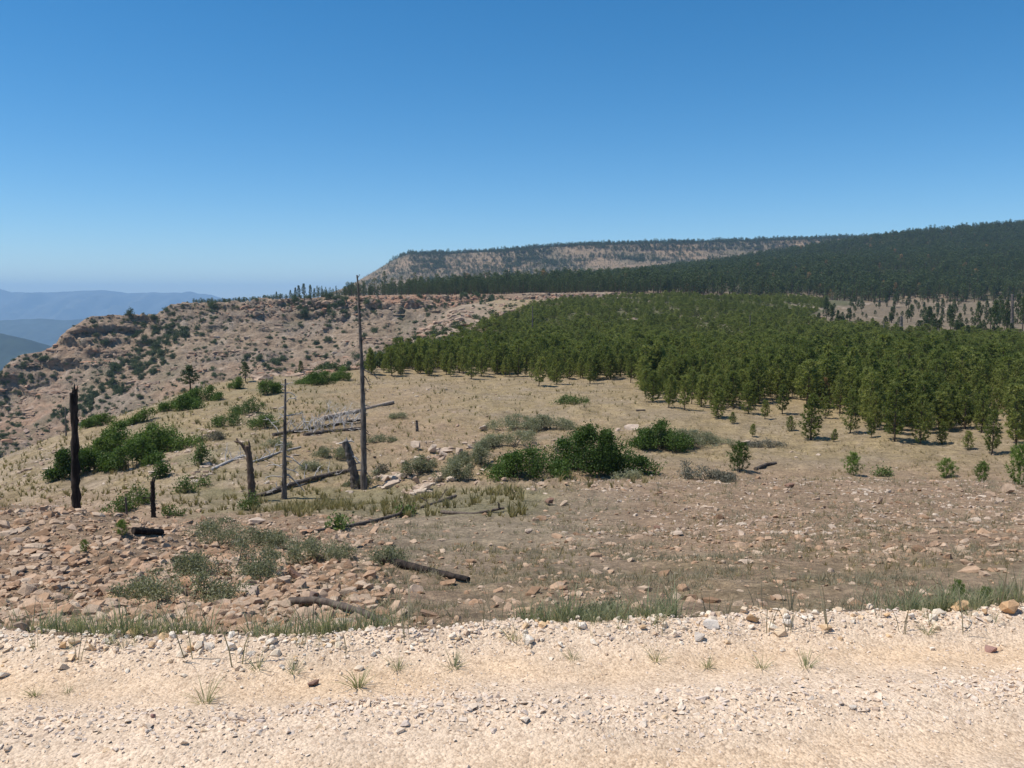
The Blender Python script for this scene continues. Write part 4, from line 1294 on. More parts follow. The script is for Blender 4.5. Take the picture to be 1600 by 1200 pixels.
# thin out to a spacing that young stands have
cell = {}
sel = []
for i in idx[np.argsort(Y[idx])]:
    sp = 1.6 + Y[i] * .0018
    k = (int(X[i] // sp), int(Y[i] // sp))
    if k in cell: continue
    if any((X[i] - q[0]) ** 2 + (Y[i] - q[1]) ** 2 < 1.6 for q in placed): continue
    cell[k] = 1; sel.append(i)
sel = np.array(sel)
HT = np.clip(rng.normal(3.05, .75, len(sel)), 1.2, 4.6) * np.interp(Y[sel], [50, 80, 110, 165, 200, 500], [1.1, 1.05, 1.0, .85, .62, .60])
HT *= np.clip(1 + .5 * fbm2(X[sel] * .06, Y[sel] * .06, 2, 57.0), .6, 1.3)
HT = HT * np.interp(fy[sel] - y[sel], [-2, 16], [.72, 1.0])
inview = (x[sel] > -10) & (x[sel] < 1610)
# those that stand at the front of the stand show largest
front_y = np.interp(x[sel], [f[0] for f in FRONT], [f[1] for f in FRONT])
score = np.where(inview, FPX / Y[sel] - 0.10 * np.maximum(0, front_y - y[sel]), -1e9)
rank = np.argsort(-score)
indiv, mass = rank[:275], rank[275:]
for j in indiv:
    i = sel[j]
    where = 'in the front rank' if front_y[j] - y[i] < 14 else 'behind the front rank'
    side = ['near the tall snag', 'left of the forward pines', 'left of the meadow corner', 'at the meadow corner', 'behind the lone pine', 'behind the skirted pine', 'near the right border'][int(np.searchsorted([700, 830, 1000, 1110, 1290, 1480], x[i]))]
    add_pine((X[i], Y[i], h[i] + EYE), HT[j], int(rng.integers(6)), 'young pine crowded ' + where + ' of the thicket ' + side, G_PINE + ' ' + where + ' ' + side, float(rng.uniform(.75, 1.25)))

# ------------------------------------------------------------------ masses: points that carry copies of trees
def scatter(name, pos, rotz, scl, var, protos, parent=None):
    V = np.asarray(pos, np.float32)
    me = bpy.data.meshes.new(name)
    me.vertices.add(len(V)); me.vertices.foreach_set('co', V.ravel())
    r = np.zeros((len(V), 3), np.float32); r[:, 2] = rotz
    for nm, typ, arr, key in (('rot', 'FLOAT_VECTOR', r, 'vector'), ('scl', 'FLOAT_VECTOR', np.asarray(scl, np.float32), 'vector'), ('variant', 'INT', np.asarray(var, np.int32), 'value')):
        me.attributes.new(nm, typ, 'POINT').data.foreach_set(key, arr.ravel())
    o = tag(link(name, me, parent), kind='stuff')
    ng = bpy.data.node_groups.new(name, 'GeometryNodeTree')
    ng.interface.new_socket('Geometry', in_out='INPUT', socket_type='NodeSocketGeometry')
    ng.interface.new_socket('Geometry', in_out='OUTPUT', socket_type='NodeSocketGeometry')
    N = ng.nodes; L = ng.links
    gi = N.new('NodeGroupInput'); go = N.new('NodeGroupOutput'); jn = N.new('GeometryNodeJoinGeometry')
    def attr(nm, dt):
        q = N.new('GeometryNodeInputNamedAttribute'); q.data_type = dt; q.inputs['Name'].default_value = nm
        return q.outputs['Attribute']
    rot, sc, vr = attr('rot', 'FLOAT_VECTOR'), attr('scl', 'FLOAT_VECTOR'), attr('variant', 'INT')
    for k, me_p in enumerate(protos):
        po = bpy.data.objects.new(me_p.name, me_p)         # source shape, not part of the scene
        oi = N.new('GeometryNodeObjectInfo'); oi.inputs['Object'].default_value = po; oi.inputs['As Instance'].default_value = True
        cm = N.new('FunctionNodeCompare'); cm.data_type = 'INT'; cm.operation = 'EQUAL'
        ints = [s for s in cm.inputs if s.type == 'INT']
        L.new(vr, ints[0]); ints[1].default_value = k
        ip = N.new('GeometryNodeInstanceOnPoints')
        L.new(gi.outputs[0], ip.inputs['Points']); L.new(cm.outputs[0], ip.inputs['Selection'])
        L.new(oi.outputs['Geometry'], ip.inputs['Instance']); L.new(rot, ip.inputs['Rotation']); L.new(sc, ip.inputs['Scale'])
        L.new(ip.outputs[0], jn.inputs[0])
    L.new(jn.outputs[0], go.inputs[0])
    md = o.modifiers.new('scatter', 'NODES'); md.node_group = ng
    return o

TP = [combined('pine_shape', 500 + k, M_PINE, H=4.0, R=1.25 + .1 * (k % 3), bare=.06, tufts=5, needles=10, nlen=.32, nw=.075, whorl=.32) for k in range(4)]
i = sel[mass]; Hm = HT[mass] / 4.0
wv = rng.uniform(.8, 1.3, len(i)) * np.interp(Y[i], [150, 200], [1, 1.8])
scatter('pine_thicket', np.stack([X[i], Y[i], h[i] + EYE], 1), rng.uniform(0, 6.28, len(i)), np.stack([Hm * wv, Hm * wv, Hm], 1), rng.integers(0, 4, len(i)), TP)

# clearing: scattered trees one can count
OP = []
for k in range(4):
    tb, V, F, per, r = old_pine_parts(600 + k, n_clump=70, per=14)
    OP.append((tb.mesh('trunk', M_TRUNK), leafmesh('crown', V, F, M_PINED, per, r)))
def add_old(p, H, k, label, group, W=1.0, cat='pine tree'):
    root = link('old_pine', None, None, p)
    root.rotation_euler = (0, 0, random.uniform(0, 6.28))
    s = H / 10.0; root.scale = (s * W, s * W, s)
    link('trunk', OP[k][0], root); link('crown', OP[k][1], root)
    return tag(root, label, cat, group)
for (cx, by, hp, W, lab) in [
 (1553, 524, 54, .8, 'tall dark pine left of the grey snag at the right border'),
 (1541, 500, 30, .9, 'dark pine behind the tall one near the right border'),
 (1597, 521, 56, .9, 'tall dark pine cut by the right border beside the grey snag'),
 (1572, 520, 50, .8, 'tall dark pine between the big pine and the grey snag'),
 (1528, 516, 44, .9, 'tall dark pine third left of the grey snag at the right border'),
 (1562, 505, 42, .9, 'dark pine half hidden behind the big pine at the right border'),
 (1590, 506, 46, .9, 'dark pine behind the grey snag at the right border'),
 (1512, 530, 22, 1.4, 'bushy green pine at the lower edge of the clearing'),
 (1488, 516, 18, 1.3, 'small pine in the middle of the clearing at right'),
]:
    p = hit(cx, by, None, 150)
    add_old(p, hp * p.y / FPX, int(cx) % 4, lab, 'pines at the right border', W)
n = 900
cx = rng.uniform(1262, 1600, n); cy = rng.uniform(462, 528, n)
m = in_poly(cx, cy, CLEARING); cx, cy = cx[m], cy[m]
clump = noise2(cx * .035, cy * .09, 14.0) + .25 * (cy - 490) / 30
ok = rng.random(len(cx)) < .25 + .9 * smooth01(clump * 2)
cx, cy = cx[ok][:190], cy[ok][:190]
for q in range(len(cx)):
    p = hit(cx[q], cy[q], None, 200)
    sm = rng.random() < .72
    zn = 'at the left end of' if cx[q] < 1340 else ('in the middle of' if cx[q] < 1450 else 'at the right end of')
    add_old(p, float(rng.uniform(2.0, 3.6) if sm else rng.uniform(5, 8)), int(rng.integers(4)), ('small dark green pine ' if sm else 'taller dark pine with its stem showing ') + zn + ' the tan clearing', ('small pines ' if sm else 'taller pines ') + zn + ' the clearing', 1.7 if sm else 1.1)
# little trees on the bench edge and on the rim
p = hit(384, 597, None, 60)
o = add_old(p, 31 * p.y / FPX, 1, 'little dark tree with forked stem on the bench edge', 'lone trees', 1.5)
p = hit(297, 604, None, 60)
o = add_old(p, 40 * p.y / FPX, 2, 'bushy dark tree at the left end of the bench edge', 'lone trees', 2.0)
p = hit(470, 588, None, 60)
o = add_old(p, 24 * p.y / FPX, 3, 'small olive tree on the bench edge left of the rock ledges', 'lone trees', 1.2)
RIMT = [(432, 467, 11, 'tiny lone tree on the far rim, leftmost of all'), (454, 467, 12, 'low tree at the left end of the rim tree group'), (462, 467, 15, 'tree second from the left in the rim tree group'), (467, 467, 18, 'tree third from the left in the rim tree group'), (475, 467, 20, 'tallest tree of the rim tree group'), (485, 466, 18, 'tree right of the tallest in the rim tree group'), (491, 466, 13, 'short tree at the right end of the rim tree group')]
for cx, by, hp, lab in RIMT:
    Yt = RIMY(cx) + 14
    a_ = float(a_of(cx, by)); zt = None
    q = BV_B.ray_cast(Vector((a_ * Yt, Yt, 200)), Vector((0, 0, -1)))[0]
    add_old(q, hp * 1.15 * Yt / FPX, int(cx) % 4, lab, 'trees on the rim', .9)

# --- forest masses
FP = [old_combined('forest_tree_shape', 700 + k, M_PINED, n_clump=30, per=9, bare=[.2, .3, .12, .25][k], R=[2.0, 1.7, 2.2, 1.9][k]) for k in range(4)]
FPB = FP + [old_combined('rusty_tree_shape', 704, M_RUST, n_clump=28, per=8)]
def drop_on(bvh, X, Y):
    P, K = [], []
    for i in range(len(X)):
        q = bvh.ray_cast(Vector((X[i], Y[i], 900)), Vector((0, 0, -1)))[0]
        if q is not None:
            P.append(q[:]); K.append(i)
    return np.array(P), np.array(K)
n = 52000
Y = np.sqrt(rng.uniform(530 ** 2, 1450 ** 2, n)); a = rng.uniform(-.20, .72, n); X = a * Y
hh = hill_h(X, Y); x, y = px_of(X, Y, hh)
low = np.interp(x, HL[0], HL[1]) + 9 * fbm2(X * .02, Y * .02, 3, 19.0)
dens = np.clip(.74 + 1.2 * fbm2(X * .010, Y * .008, 3, 61.0), .12, 1) * np.maximum(y < low + 3, .04)
dens = np.where(x < 850, np.where(Y < 760, dens * np.interp(x, [520, 700, 850], [.12, .5, 1]), dens * np.interp(x, [600, 850], [.0, .25])), dens)
dens = np.where(Y < 620, dens * 1.0, dens)
ok = rng.random(n) < dens
P, K = drop_on(BV_C, X[ok], Y[ok])
hs = np.clip(rng.normal(.86, .26, len(P)), .35, 1.5)
scatter('hill_forest', P, rng.uniform(0, 6.28, len(P)), np.stack([hs * 1.5, hs * 1.5, hs], 1), np.where(rng.random(len(P)) < .012, 4, rng.integers(0, 4, len(P))), FPB)
# belt of trees behind the canyon rim
n = 2600
Y = rng.uniform(503, 640, n); x = rng.uniform(495, 1010, n); X = a_of(x, 458) * Y
rimY = np.array([RIMY(v) for v in x])
ok = (Y > rimY + np.interp(x, [500, 560, 700, 1000], [6, 6, 6, 7])) & (rng.random(n) < np.interp(x, [495, 560, 640, 720, 1010], [.10, .16, .3, .7, .85]))
P, K = drop_on(BV_B, X[ok], Y[ok])
hs = np.clip(rng.normal(.76, .2, len(P)), .35, 1.2) * np.interp(P[:, 0] / P[:, 1], [-.22, -.10], [.75, 1.0])
scatter('rim_forest', P, rng.uniform(0, 6.28, len(P)), np.stack([hs, hs, hs], 1), rng.integers(0, 4, len(P)), FP)
# low scrub along the rim at left
n = 260
x = rng.uniform(300, 520, n); Y = np.array([RIMY(v) for v in x]) + rng.uniform(2, 25, n); X = a_of(x, 468) * Y
P, K = drop_on(BV_B, X, Y)
hs = rng.uniform(.12, .34, len(P))
scatter('rim_scrub', P, rng.uniform(0, 6.28, len(P)), np.stack([hs * 2.2, hs * 2.2, hs], 1), rng.integers(0, 4, len(P)), FP)
# far mesa woods
n = 60000
Y = rng.uniform(1760, 2420, n); x = rng.uniform(480, 1750, n); X = a_of(x, 410) * Y
hh = mesa_h(X, Y); xx, yy = px_of(X, Y, hh)
top = np.interp(xx, [d[0] for d in DS], [d[1] for d in DS])
dens = np.where(Y > 2225, .8, .0)
dens = np.maximum(dens, soft_box(xx, yy, 650, 880, 380, 460, 60, 12) * (.25 + .75 * smooth01(fbm2(X * .008, Y * .008, 3, 72.0) * 2 + .3)))
dens = np.maximum(dens, soft_box(xx, yy, 860, 2000, 370, np.interp(xx, [860, 1000, 1300], [388, 394, 390]), 40, 6) * .9)
dens = np.maximum(dens, soft_box(xx, yy, 900, 1180, 398, 412, 60, 8) * smooth01(fbm2(X * .012, Y * .012, 3, 71.0) * 2 + .4) * .7)
dens = np.maximum(dens, soft_box(xx, yy, 520, 660, 400, 470, 40, 20) * .12)
dens = np.maximum(dens, soft_box(xx, yy, 800, 1300, 385, 440, 40, 20) * .30 * smooth01(fbm2(X * .010, Y * .010, 3, 73.0) * 2.4 - .2))
dens = dens * (xx > np.interp(yy, [395, 470], [628, 540]))
ok = rng.random(n) < dens
P, K = drop_on(BV_D, X[ok], Y[ok])
hs = np.clip(rng.normal(.78, .25, len(P)), .3, 1.4) 
scatter('mesa_woods', P, rng.uniform(0, 6.28, len(P)), np.stack([hs * 2.1, hs * 2.1, hs * np.where(P[:, 1] > 2222, 1, .7)], 1), rng.integers(0, 4, len(P)), FP)
n = 12000
Y = rng.uniform(1760, 2225, n); x = rng.uniform(500, 1200, n); X = a_of(x, 420) * Y
P, K = drop_on(BV_D, X, Y); hs = rng.uniform(.12, .30, len(P))
scatter('mesa_scrub', P, rng.uniform(0, 6.28, len(P)), np.stack([hs * 2.6, hs * 2.6, hs * 1.2], 1), rng.integers(0, 4, len(P)), FP)

# ================================================================== SCRUB AND ROCK ON THE CANYON WALL
SB = []
for k in range(6):
    tb, V, F, per, r = shrub_parts(800 + k, 2.0, 1.8, 1.35, .20, 900, lobes=5, stems=6, upright=.3, wid=.7)
    SB.append((tb, V, F, per, r))
SBM = [(t.mesh('stems', M_TWIG), leafmesh('foliage', V, F, M_JUN, per, r)) for t, V, F, per, r in SB]
n = 12000
cx = rng.uniform(-60, 790, n); cy = rng.uniform(462, 735, n)
v = (600 - cy) / FPX
hits = []
for i in range(n):
    d = Vector(((cx[i] - 800) / FPX, CP + v[i] * SP, -SP + v[i] * CP)).normalized()
    p, nrm, _, dist = BV_B.ray_cast(Vector((0, 0, EYE)), d)
    if p is None or p.y > 520: continue
    if float(ground_h(p.x * .999 / p.y * 110, 110)) / 110 > (p.z - EYE) / p.y + .004: continue
    hits.append((p.x, p.y, p.z, cx[i], cy[i]))
Hh = np.array(hits)
g = fbm2(Hh[:, 0] * .022 + .004 * Hh[:, 2], Hh[:, 1] * .012, 3, 81.0)
gl = np.clip(.34 + .9 * smooth01(g * 1.7 - .1), 0, 1)
gl = np.where(Hh[:, 3] < 130, gl * .6, gl); gl = np.maximum(gl, .55 * soft_box(Hh[:, 3], Hh[:, 4], -60, 40, 625, 735, 30, 30))
ok = rng.random(len(Hh)) < gl * .62
Hh = Hh[ok]; g = gl[ok]
sz = np.clip(rng.lognormal(math.log(.52), .45, len(Hh)) * (.75 + .75 * g), .25, 1.9)
order = np.argsort(-sz / Hh[:, 1] * (Hh[:, 3] > 0))
nb = 240
for q in order[:nb]:
    root = link('canyon_shrub', None, None, (Hh[q, 0], Hh[q, 1], Hh[q, 2] - .15 * sz[q]))
    root.scale = (sz[q] * 1.25, sz[q] * 1.25, sz[q] * float(rng.uniform(.9, 1.6))); root.rotation_euler = (0, 0, float(rng.uniform(0, 6.28)))
    k = int(rng.integers(6))
    link('stems', SBM[k][0], root); link('foliage', SBM[k][1], root)
    zone = ['at the red left end of the canyon wall', 'on the canyon wall under the stepped skyline', 'on the canyon wall left of the rim tree group', 'on the canyon wall under the rim tree group', 'on the canyon wall right of the tall snag'][int(np.searchsorted([110, 265, 420, 560], Hh[q, 3]))]
    lev = 'high' if Hh[q, 4] < 500 else ('half way up' if Hh[q, 4] < 570 else 'low')
    tag(root, 'dark green shrub ' + lev + ' ' + zone, 'shrub', 'shrubs ' + lev + ' ' + zone)
rest = Hh[order[nb:]]; rs = sz[order[nb:]]
SC = []
for k in range(3):
    tb, V, F, per, r = shrub_parts(830 + k, 2.0, 1.8, 1.3, .28, 330, lobes=5, stems=3, wid=.8)
    SC.append(leafmesh('scrub_shape', V, F, M_JUN, per, r))
scatter('canyon_scrub', rest[:, :3] - np.array([0, 0, .1]), rng.uniform(0, 6.28, len(rest)), np.stack([rs * 1.2, rs * 1.2, rs], 1), rng.integers(0, 3, len(rest)), SC)
# scrub on the bare strip between the canyon head and the young pines
SP2 = []
for k in range(230):
    y_ = rng.uniform(470, 575); xb = float(np.interp(y_, [462, 479, 502, 524, 544, 560, 590], [900, 835, 780, 740, 705, 655, 560]))
    p = hit(xb - abs(rng.normal(0, 70)), y_, None, 118)
    if p.y < 500: SP2.append(p[:])
SP2 = np.array(SP2); q_ = rng.lognormal(math.log(.55), .4, len(SP2))
scatter('ledge_scrub', SP2, rng.uniform(0, 6.28, len(SP2)), np.stack([q_ * 1.2, q_ * 1.2, q_], 1), rng.integers(0, 3, len(SP2)), SC)
# boulders on the wall
n = 9000
cx = rng.uniform(-60, 800, n); cy = rng.uniform(466, 720, n); v = (600 - cy) / FPX
P = []
for i in range(n):
    d = Vector(((cx[i] - 800) / FPX, CP + v[i] * SP, -SP + v[i] * CP)).normalized()
    p = BV_B.ray_cast(Vector((0, 0, EYE)), d)[0]
    if p is not None and p.y < 515: P.append(p[:])
P = np.array(P)
patchy = smooth01(fbm2(P[:, 0] * .03, P[:, 1] * .03, 3, 91.0) * 1.6 + .25)
P = P[rng.random(len(P)) < patchy]
n = len(P)
size = rng.lognormal(math.log(1.05), .55, n)
V, F, T = join_copies(SLABS, P, np.stack([rng.normal(0, .3, n), rng.normal(0, .3, n), rng.uniform(0, 6.28, n)], 1), size[:, None] * np.stack([rng.uniform(.9, 1.5, n), rng.uniform(.8, 1.2, n), rng.uniform(.9, 2.0, n)], 1), rng.integers(0, 10, n))
M_WROCK = mat_stone('wall_boulders', [(0, (.26, .18, .13)), (.4, (.35, .24, .165)), (.7, (.41, .295, .205)), (.9, (.40, .215, .13)), (1, (.48, .38, .30))], .9)
tag(link('wall_boulders', mesh_np('wall_boulders', V, F, [M_WROCK], attrs={'tint': ('FLOAT', T)}), canyon_wall), kind='stuff')
# beds of rock standing out of the slope
P = []
for k in range(5200):
    x_ = rng.uniform(-30, 790); y_ = rng.uniform(464, 715)
    v_ = (600 - y_) / FPX
    p = BV_B.ray_cast(Vector((0, 0, EYE)), Vector(((x_ - 800) / FPX, CP + v_ * SP, -SP + v_ * CP)).normalized())[0]
    if p is None or p.y > 505: continue
    hb = p.z + 1.2 * float(noise2(p.x * .02, p.y * .02, 5.5))
    if math.cos(hb / 6.0 * 6.283) > .55 and float(noise2(p.x * .025, hb * .12, 27.0)) > -.12: P.append(p[:])
P = np.array(P); n = len(P)
size = np.clip(rng.lognormal(math.log(2.0), .45, n), .8, 5)
V, F, T = join_copies(SLABS, P, np.stack([rng.normal(0, .06, n), rng.normal(0, .06, n), rng.uniform(-.35, .35, n)], 1), size[:, None] * np.stack([rng.uniform(1.2, 2.4, n), rng.uniform(.7, 1.0, n), rng.uniform(.9, 1.9, n)], 1), rng.integers(0, 10, n))
tag(link('rock_beds', mesh_np('rock_beds', V, F, [M_WROCK], attrs={'tint': ('FLOAT', T)}), canyon_wall), kind='stuff')
# broken cliff along the rim
P = []
for k in range(1100):
    x_ = rng.uniform(380, 1040); y_ = sil(x_) + np.interp(x_, [380, 700, 1015], [20, 18, 12]) * rng.random() + 1.0
    v_ = (600 - y_) / FPX
    p = BV_B.ray_cast(Vector((0, 0, EYE)), Vector(((x_ - 800) / FPX, CP + v_ * SP, -SP + v_ * CP)).normalized())[0]
    if p is not None and p.y < 525 and noise2(np.array(x_ * .03), np.array(y_ * .12), 23.0) > -.35: P.append(p[:])
P = np.array(P); n = len(P)
size = np.clip(rng.lognormal(math.log(2.0), .45, n), .8, 5) * np.interp(P[:, 0] / P[:, 1], [-.1, .1], [1, .75])
V, F, T = join_copies(SLABS + LUMPS, P, np.stack([rng.normal(0, .18, n), rng.normal(0, .18, n), rng.uniform(-.6, .6, n)], 1), size[:, None] * np.stack([rng.uniform(.9, 1.7, n), rng.uniform(.8, 1.1, n), rng.uniform(1.0, 2.4, n)], 1), rng.integers(0, 18, n))
M_RIM = mat_stone('rim_rock', [(0, (.20, .15, .115)), (.35, (.33, .23, .16)), (.6, (.39, .28, .195)), (.8, (.40, .215, .135)), (1, (.30, .19, .13))], .7)
tag(link('rim_rocks', mesh_np('rim_rocks', V, F, [M_RIM], attrs={'tint': ('FLOAT', T)}), canyon_wall), kind='stuff')
# ledges at the head of the side canyon and rock showing through the young pines
LED = []
r_ = np.random.default_rng(97)
for (x0, y0, x1, y1, cnt, s0, s1) in [(640, 530, 742, 484, 70, 1.2, 4.2), (400, 592, 560, 566, 110, .8, 2.4), (560, 572, 660, 545, 60, .8, 2.2), (1010, 468, 760, 478, 120, .8, 2.6), (740, 505, 880, 470, 110, .8, 2.8), (690, 535, 800, 490, 60, .8, 3), (865, 536, 945, 528, 26, .6, 1.4), (940, 528, 992, 506, 40, .7, 2.0), (1015, 510, 1045, 500, 12, .6, 1.5), (1190, 532, 1215, 523, 14, .6, 1.6), (1262, 486, 1284, 508, 24, .8, 2.0), (1290, 512, 1310, 506, 14, .6, 1.6), (820, 548, 900, 540, 20, .5, 1.1)]:
    for k in range(cnt):
        t = r_.random()
        p = hit(x0 + (x1 - x0) * t + r_.normal(0, 5), y0 + (y1 - y0) * t + r_.normal(0, 5), None, 105)
        LED.append((p.x, p.y, p.z, r_.uniform(s0, s1)))
LED = np.array(LED); n = len(LED)
V, F, T = join_copies(SLABS, LED[:, :3], np.stack([r_.normal(0, .15, n), r_.normal(0, .15, n), r_.uniform(-.6, .6, n)], 1), LED[:, 3:4] * np.stack([r_.uniform(1, 1.8, n), r_.uniform(.8, 1.2, n), r_.uniform(1, 1.8, n)], 1), r_.integers(0, 10, n))
M_LROCK = mat_stone('ledge_rock', [(0, (.36, .25, .18)), (.5, (.46, .34, .25)), (1, (.44, .26, .17))], 1.2)
tag(link('ledge_rocks', mesh_np('ledge_rocks', V, F, [M_LROCK], attrs={'tint': ('FLOAT', T)}), ground), kind='stuff')

NB = []
for (x0, y0, x1, y1, cnt, s0, s1) in [(300, 748, 350, 722, 24, .25, .8), (215, 752, 290, 705, 34, .2, .7), (335, 702, 300, 655, 20, .2, .6), (350, 664, 430, 640, 34, .2, .6), (600, 762, 705, 700, 90, .25, 1.2), (640, 775, 700, 742, 40, .25, 1.1), (700, 705, 790, 682, 30, .2, .7), (540, 775, 600, 730, 26, .2, .6), (20, 745, 120, 700, 40, .2, .6), (380, 690, 420, 676, 16, .2, .5), (870, 690, 1000, 668, 22, .2, .7), (600, 615, 700, 605, 20, .15, .4), (450, 720, 560, 690, 30, .15, .45)]:
    for k in range(cnt):
        t = r_.random()
        p = hit(x0 + (x1 - x0) * t + r_.normal(0, 7), y0 + (y1 - y0) * t + r_.normal(0, 5), None, 40)
        if p.y > 118: continue
        NB.append((p.x, p.y, p.z, s0 + (s1 - s0) * r_.random() ** 2.2))
NB = np.array(NB); n = len(NB)
V, F, T = join_copies(SLABS + LUMPS, NB[:, :3], np.stack([r_.normal(0, .2, n), r_.normal(0, .2, n), r_.uniform(-.8, .8, n)], 1), NB[:, 3:4] * np.stack([r_.uniform(1, 1.7, n), r_.uniform(.8, 1.2, n), r_.uniform(.8, 1.7, n)], 1), r_.integers(0, 18, n))
tag(link('outcrop_rocks', mesh_np('outcrop_rocks', V, F, [M_BSTONE], attrs={'tint': ('FLOAT', T)}), ground), kind='stuff')

# ================================================================== DEAD WOOD
def P3(x, y, Yd):
    """Point seen at pixel x, y at depth Yd."""
    return np.array([float(a_of(x, y)) * Yd, Yd, float(E_of(y)) * Yd + EYE])

def curve(a, b, n, sag, seed, jit=.02):
    r = np.random.default_rng(seed)
    a, b = np.asarray(a, float), np.asarray(b, float)
    t = np.linspace(0, 1, n)[:, None]
    L = np.linalg.norm(b - a)
    off = np.cumsum(r.normal(0, jit * L, (n, 3)), 0); off -= off[0]
    return a + (b - a) * t + off * np.sin(np.pi * np.clip(t, 0, 1) * .5) + np.array([0, 0, sag]) * np.sin(np.pi * t)

def snag(name, x0, y0, x1, y1, w0, w1, mat, label, Yd=None, branches=(), bmat=None, splinters=0, cat='dead tree', rough=.16, mid=None, group='standing dead trees', stubs=0):
    """Standing dead trunk between two photograph points; branches: (height share, side dx px, dy px, width px)."""
    if Yd is None:
        Yd = hit(x0, y0, None, 36).y
    s = Yd / FPX
    foot = P3(x0, y0, Yd)
    foot[2] = min(foot[2], float(surf_z(foot[0], Yd))) - .05
    top = P3(x1, y1, Yd)
    seed = int(x0 * 31 + y0)
    r = np.random.default_rng(seed)
    n = 30
    path = foot + (top - foot) * np.linspace(0, 1, n)[:, None]
    if mid:
        path = path + np.sin(np.linspace(0, np.pi, n))[:, None] * np.array([mid * s, 0, 0])
    wob = np.cumsum(r.normal(0, 1, (n, 2)), 0); wob -= np.linspace(0, 1, n)[:, None] * wob[-1]
    path[:, :2] += wob * .013 * w0 * s
    rad = np.interp(np.linspace(0, 1, n), [0, .08, 1], [w0 * .62, w0 * .5, w1 * .5]) * s * (1 + r.normal(0, .055, n))
    root = link(name, None, None, foot)
    tb = MB(); tb.tube(path - foot, rad, 9, rough, seed)
    link('trunk', tb.mesh('trunk', mat, smooth=True), root)
    branches = list(branches) + [(r.uniform(.15, .97), float(r.choice([-1, 1])) * r.uniform(3, 12), r.uniform(-5, 5), 1.0) for _ in range(stubs)]
    for k, (f, dx, dy, bw) in enumerate(branches):
        b0 = path[0] + (path[-1] - path[0]) * f
        if mid: b0 = b0 + np.array([mid * s * math.sin(np.pi * f), 0, 0])
        b1 = b0 + np.array([dx * s, r.uniform(-.5, .5) * abs(dx) * s, -dy * s])
        bb = MB(); c = curve(b0, b1, 6, abs(dx) * s * r.uniform(-.05, .3), seed + k, .05)
        bb.tube(c - foot, np.linspace(bw * .75, max(bw * .35, .5), 6) * s, 5, .1, k)
        if abs(dx) > 14:
            for q in (3, 4):
                bb.tube(np.array([c[q], c[q] + np.array([dx * .25 * s, r.normal(0, .1), r.uniform(-.3, .3) * abs(dx) * s])]) - foot, np.array([bw * .45, bw * .25]) * s, 4)
        link('branch', bb.mesh('branch', bmat or mat, smooth=True), root)
    for k in range(splinters):
        az = r.uniform(0, 6.28)
        b0 = path[-1] - foot + np.array([math.cos(az), math.sin(az), 0]) * rad[-1] * .5 - np.array([0, 0, .15])
        bb = MB(); bb.tube(np.array([b0, b0 + np.array([r.normal(0, .05), r.normal(0, .05), r.uniform(.15, .55)])]), [rad[-1] * .55, .012], 4)
        link('splinter', bb.mesh('splinter', bmat or mat), root)
    return tag(root, label, cat, group)

snag('charred_snag', 118, 795, 115, 614, 13.5, 10.5, M_CHAR, 'thick black charred trunk standing at the left border of the draw', Yd=36, splinters=7, rough=.28, stubs=4)
snag('charred_stub', 240, 808, 238, 752, 8, 6.5, M_CHAR, 'short black charred stub in the draw right of the thick trunk', Yd=42, splinters=2, branches=[(.55, -16, -2, 1.5), (.9, 10, -14, 2)])
snag('grey_stub', 198, 806, 196, 777, 4, 3, M_SNAG, 'thin short grey stub between the two black charred trunks', Yd=42)
snag('broken_stump', 393, 781, 387, 697, 12, 9, M_BROWN, 'brown broken stump leaning left beside the green bush', branches=[(.84, -22, -22, 4), (.45, 10, 14, 2), (.6, -8, 6, 2)], splinters=2, cat='stump', mid=1)
snag('thin_snag', 444, 779, 446, 592, 8, 2.5, M_SNAG, 'thin dead tree with bare twisted branches', branches=[(.95, 12, -4, 1.4), (.93, -8, -5, 1.2), (.88, 14, 6, 1.6), (.80, 22, -4, 1.6), (.78, -10, 8, 1.4), (.70, 26, 3, 1.8), (.66, -9, -12, 1.5), (.60, 12, -10, 1.4), (.45, -14, 2, 1.4), (.36, 26, 16, 1.8), (.30, -32, 6, 1.6), (.26, 24, 10, 1.6), (.22, 34, 38, 2.2), (.18, -28, -3, 1.4)], bmat=M_GREYW, stubs=18)
snag('leaning_snag', 556, 763, 539, 690, 15, 11, M_SNAG, 'thick leaning broken trunk with pale splintered top left of the tall snag', branches=[(.98, -12, 2, 3), (.97, 13, -2, 3), (.72, 18, 8, 2.5), (.5, 14, -4, 2), (.3, 16, -6, 2)], bmat=M_GREYW, splinters=5, mid=3)
snag('tall_snag', 568, 765, 558, 430, 10, 2.4, M_SNAG, 'tallest dead tree, a burnt pole reaching above the skyline', branches=[(.572, 22, 18, 1.6), (.55, 16, 20, 1.4), (.40, 10, 2, 1.2), (.30, 8, 8, 1.2), (.62, -7, 3, 1.2), (.70, 6, -4, 1), (.78, -5, 2, 1), (.86, 5, 3, 1), (.985, 4, -6, 1), (.48, 10, 4, 1), (.2, 12, 6, 1.6), (.1, 14, 14, 1.6), (.34, -8, 6, 1)], bmat=M_SNAG, rough=.24, mid=3, stubs=34)
snag('small_stump', 652, 674, 651, 657, 5, 4, M_SNAG, 'small grey stump on the tan meadow right of the tall snag', cat='stump')
snag('thin_far_snag', 103, 676, 102, 636, 2.6, 1.4, M_SNAG, 'thin bare trunk on the slope edge just left of the charred trunk', Yd=80)
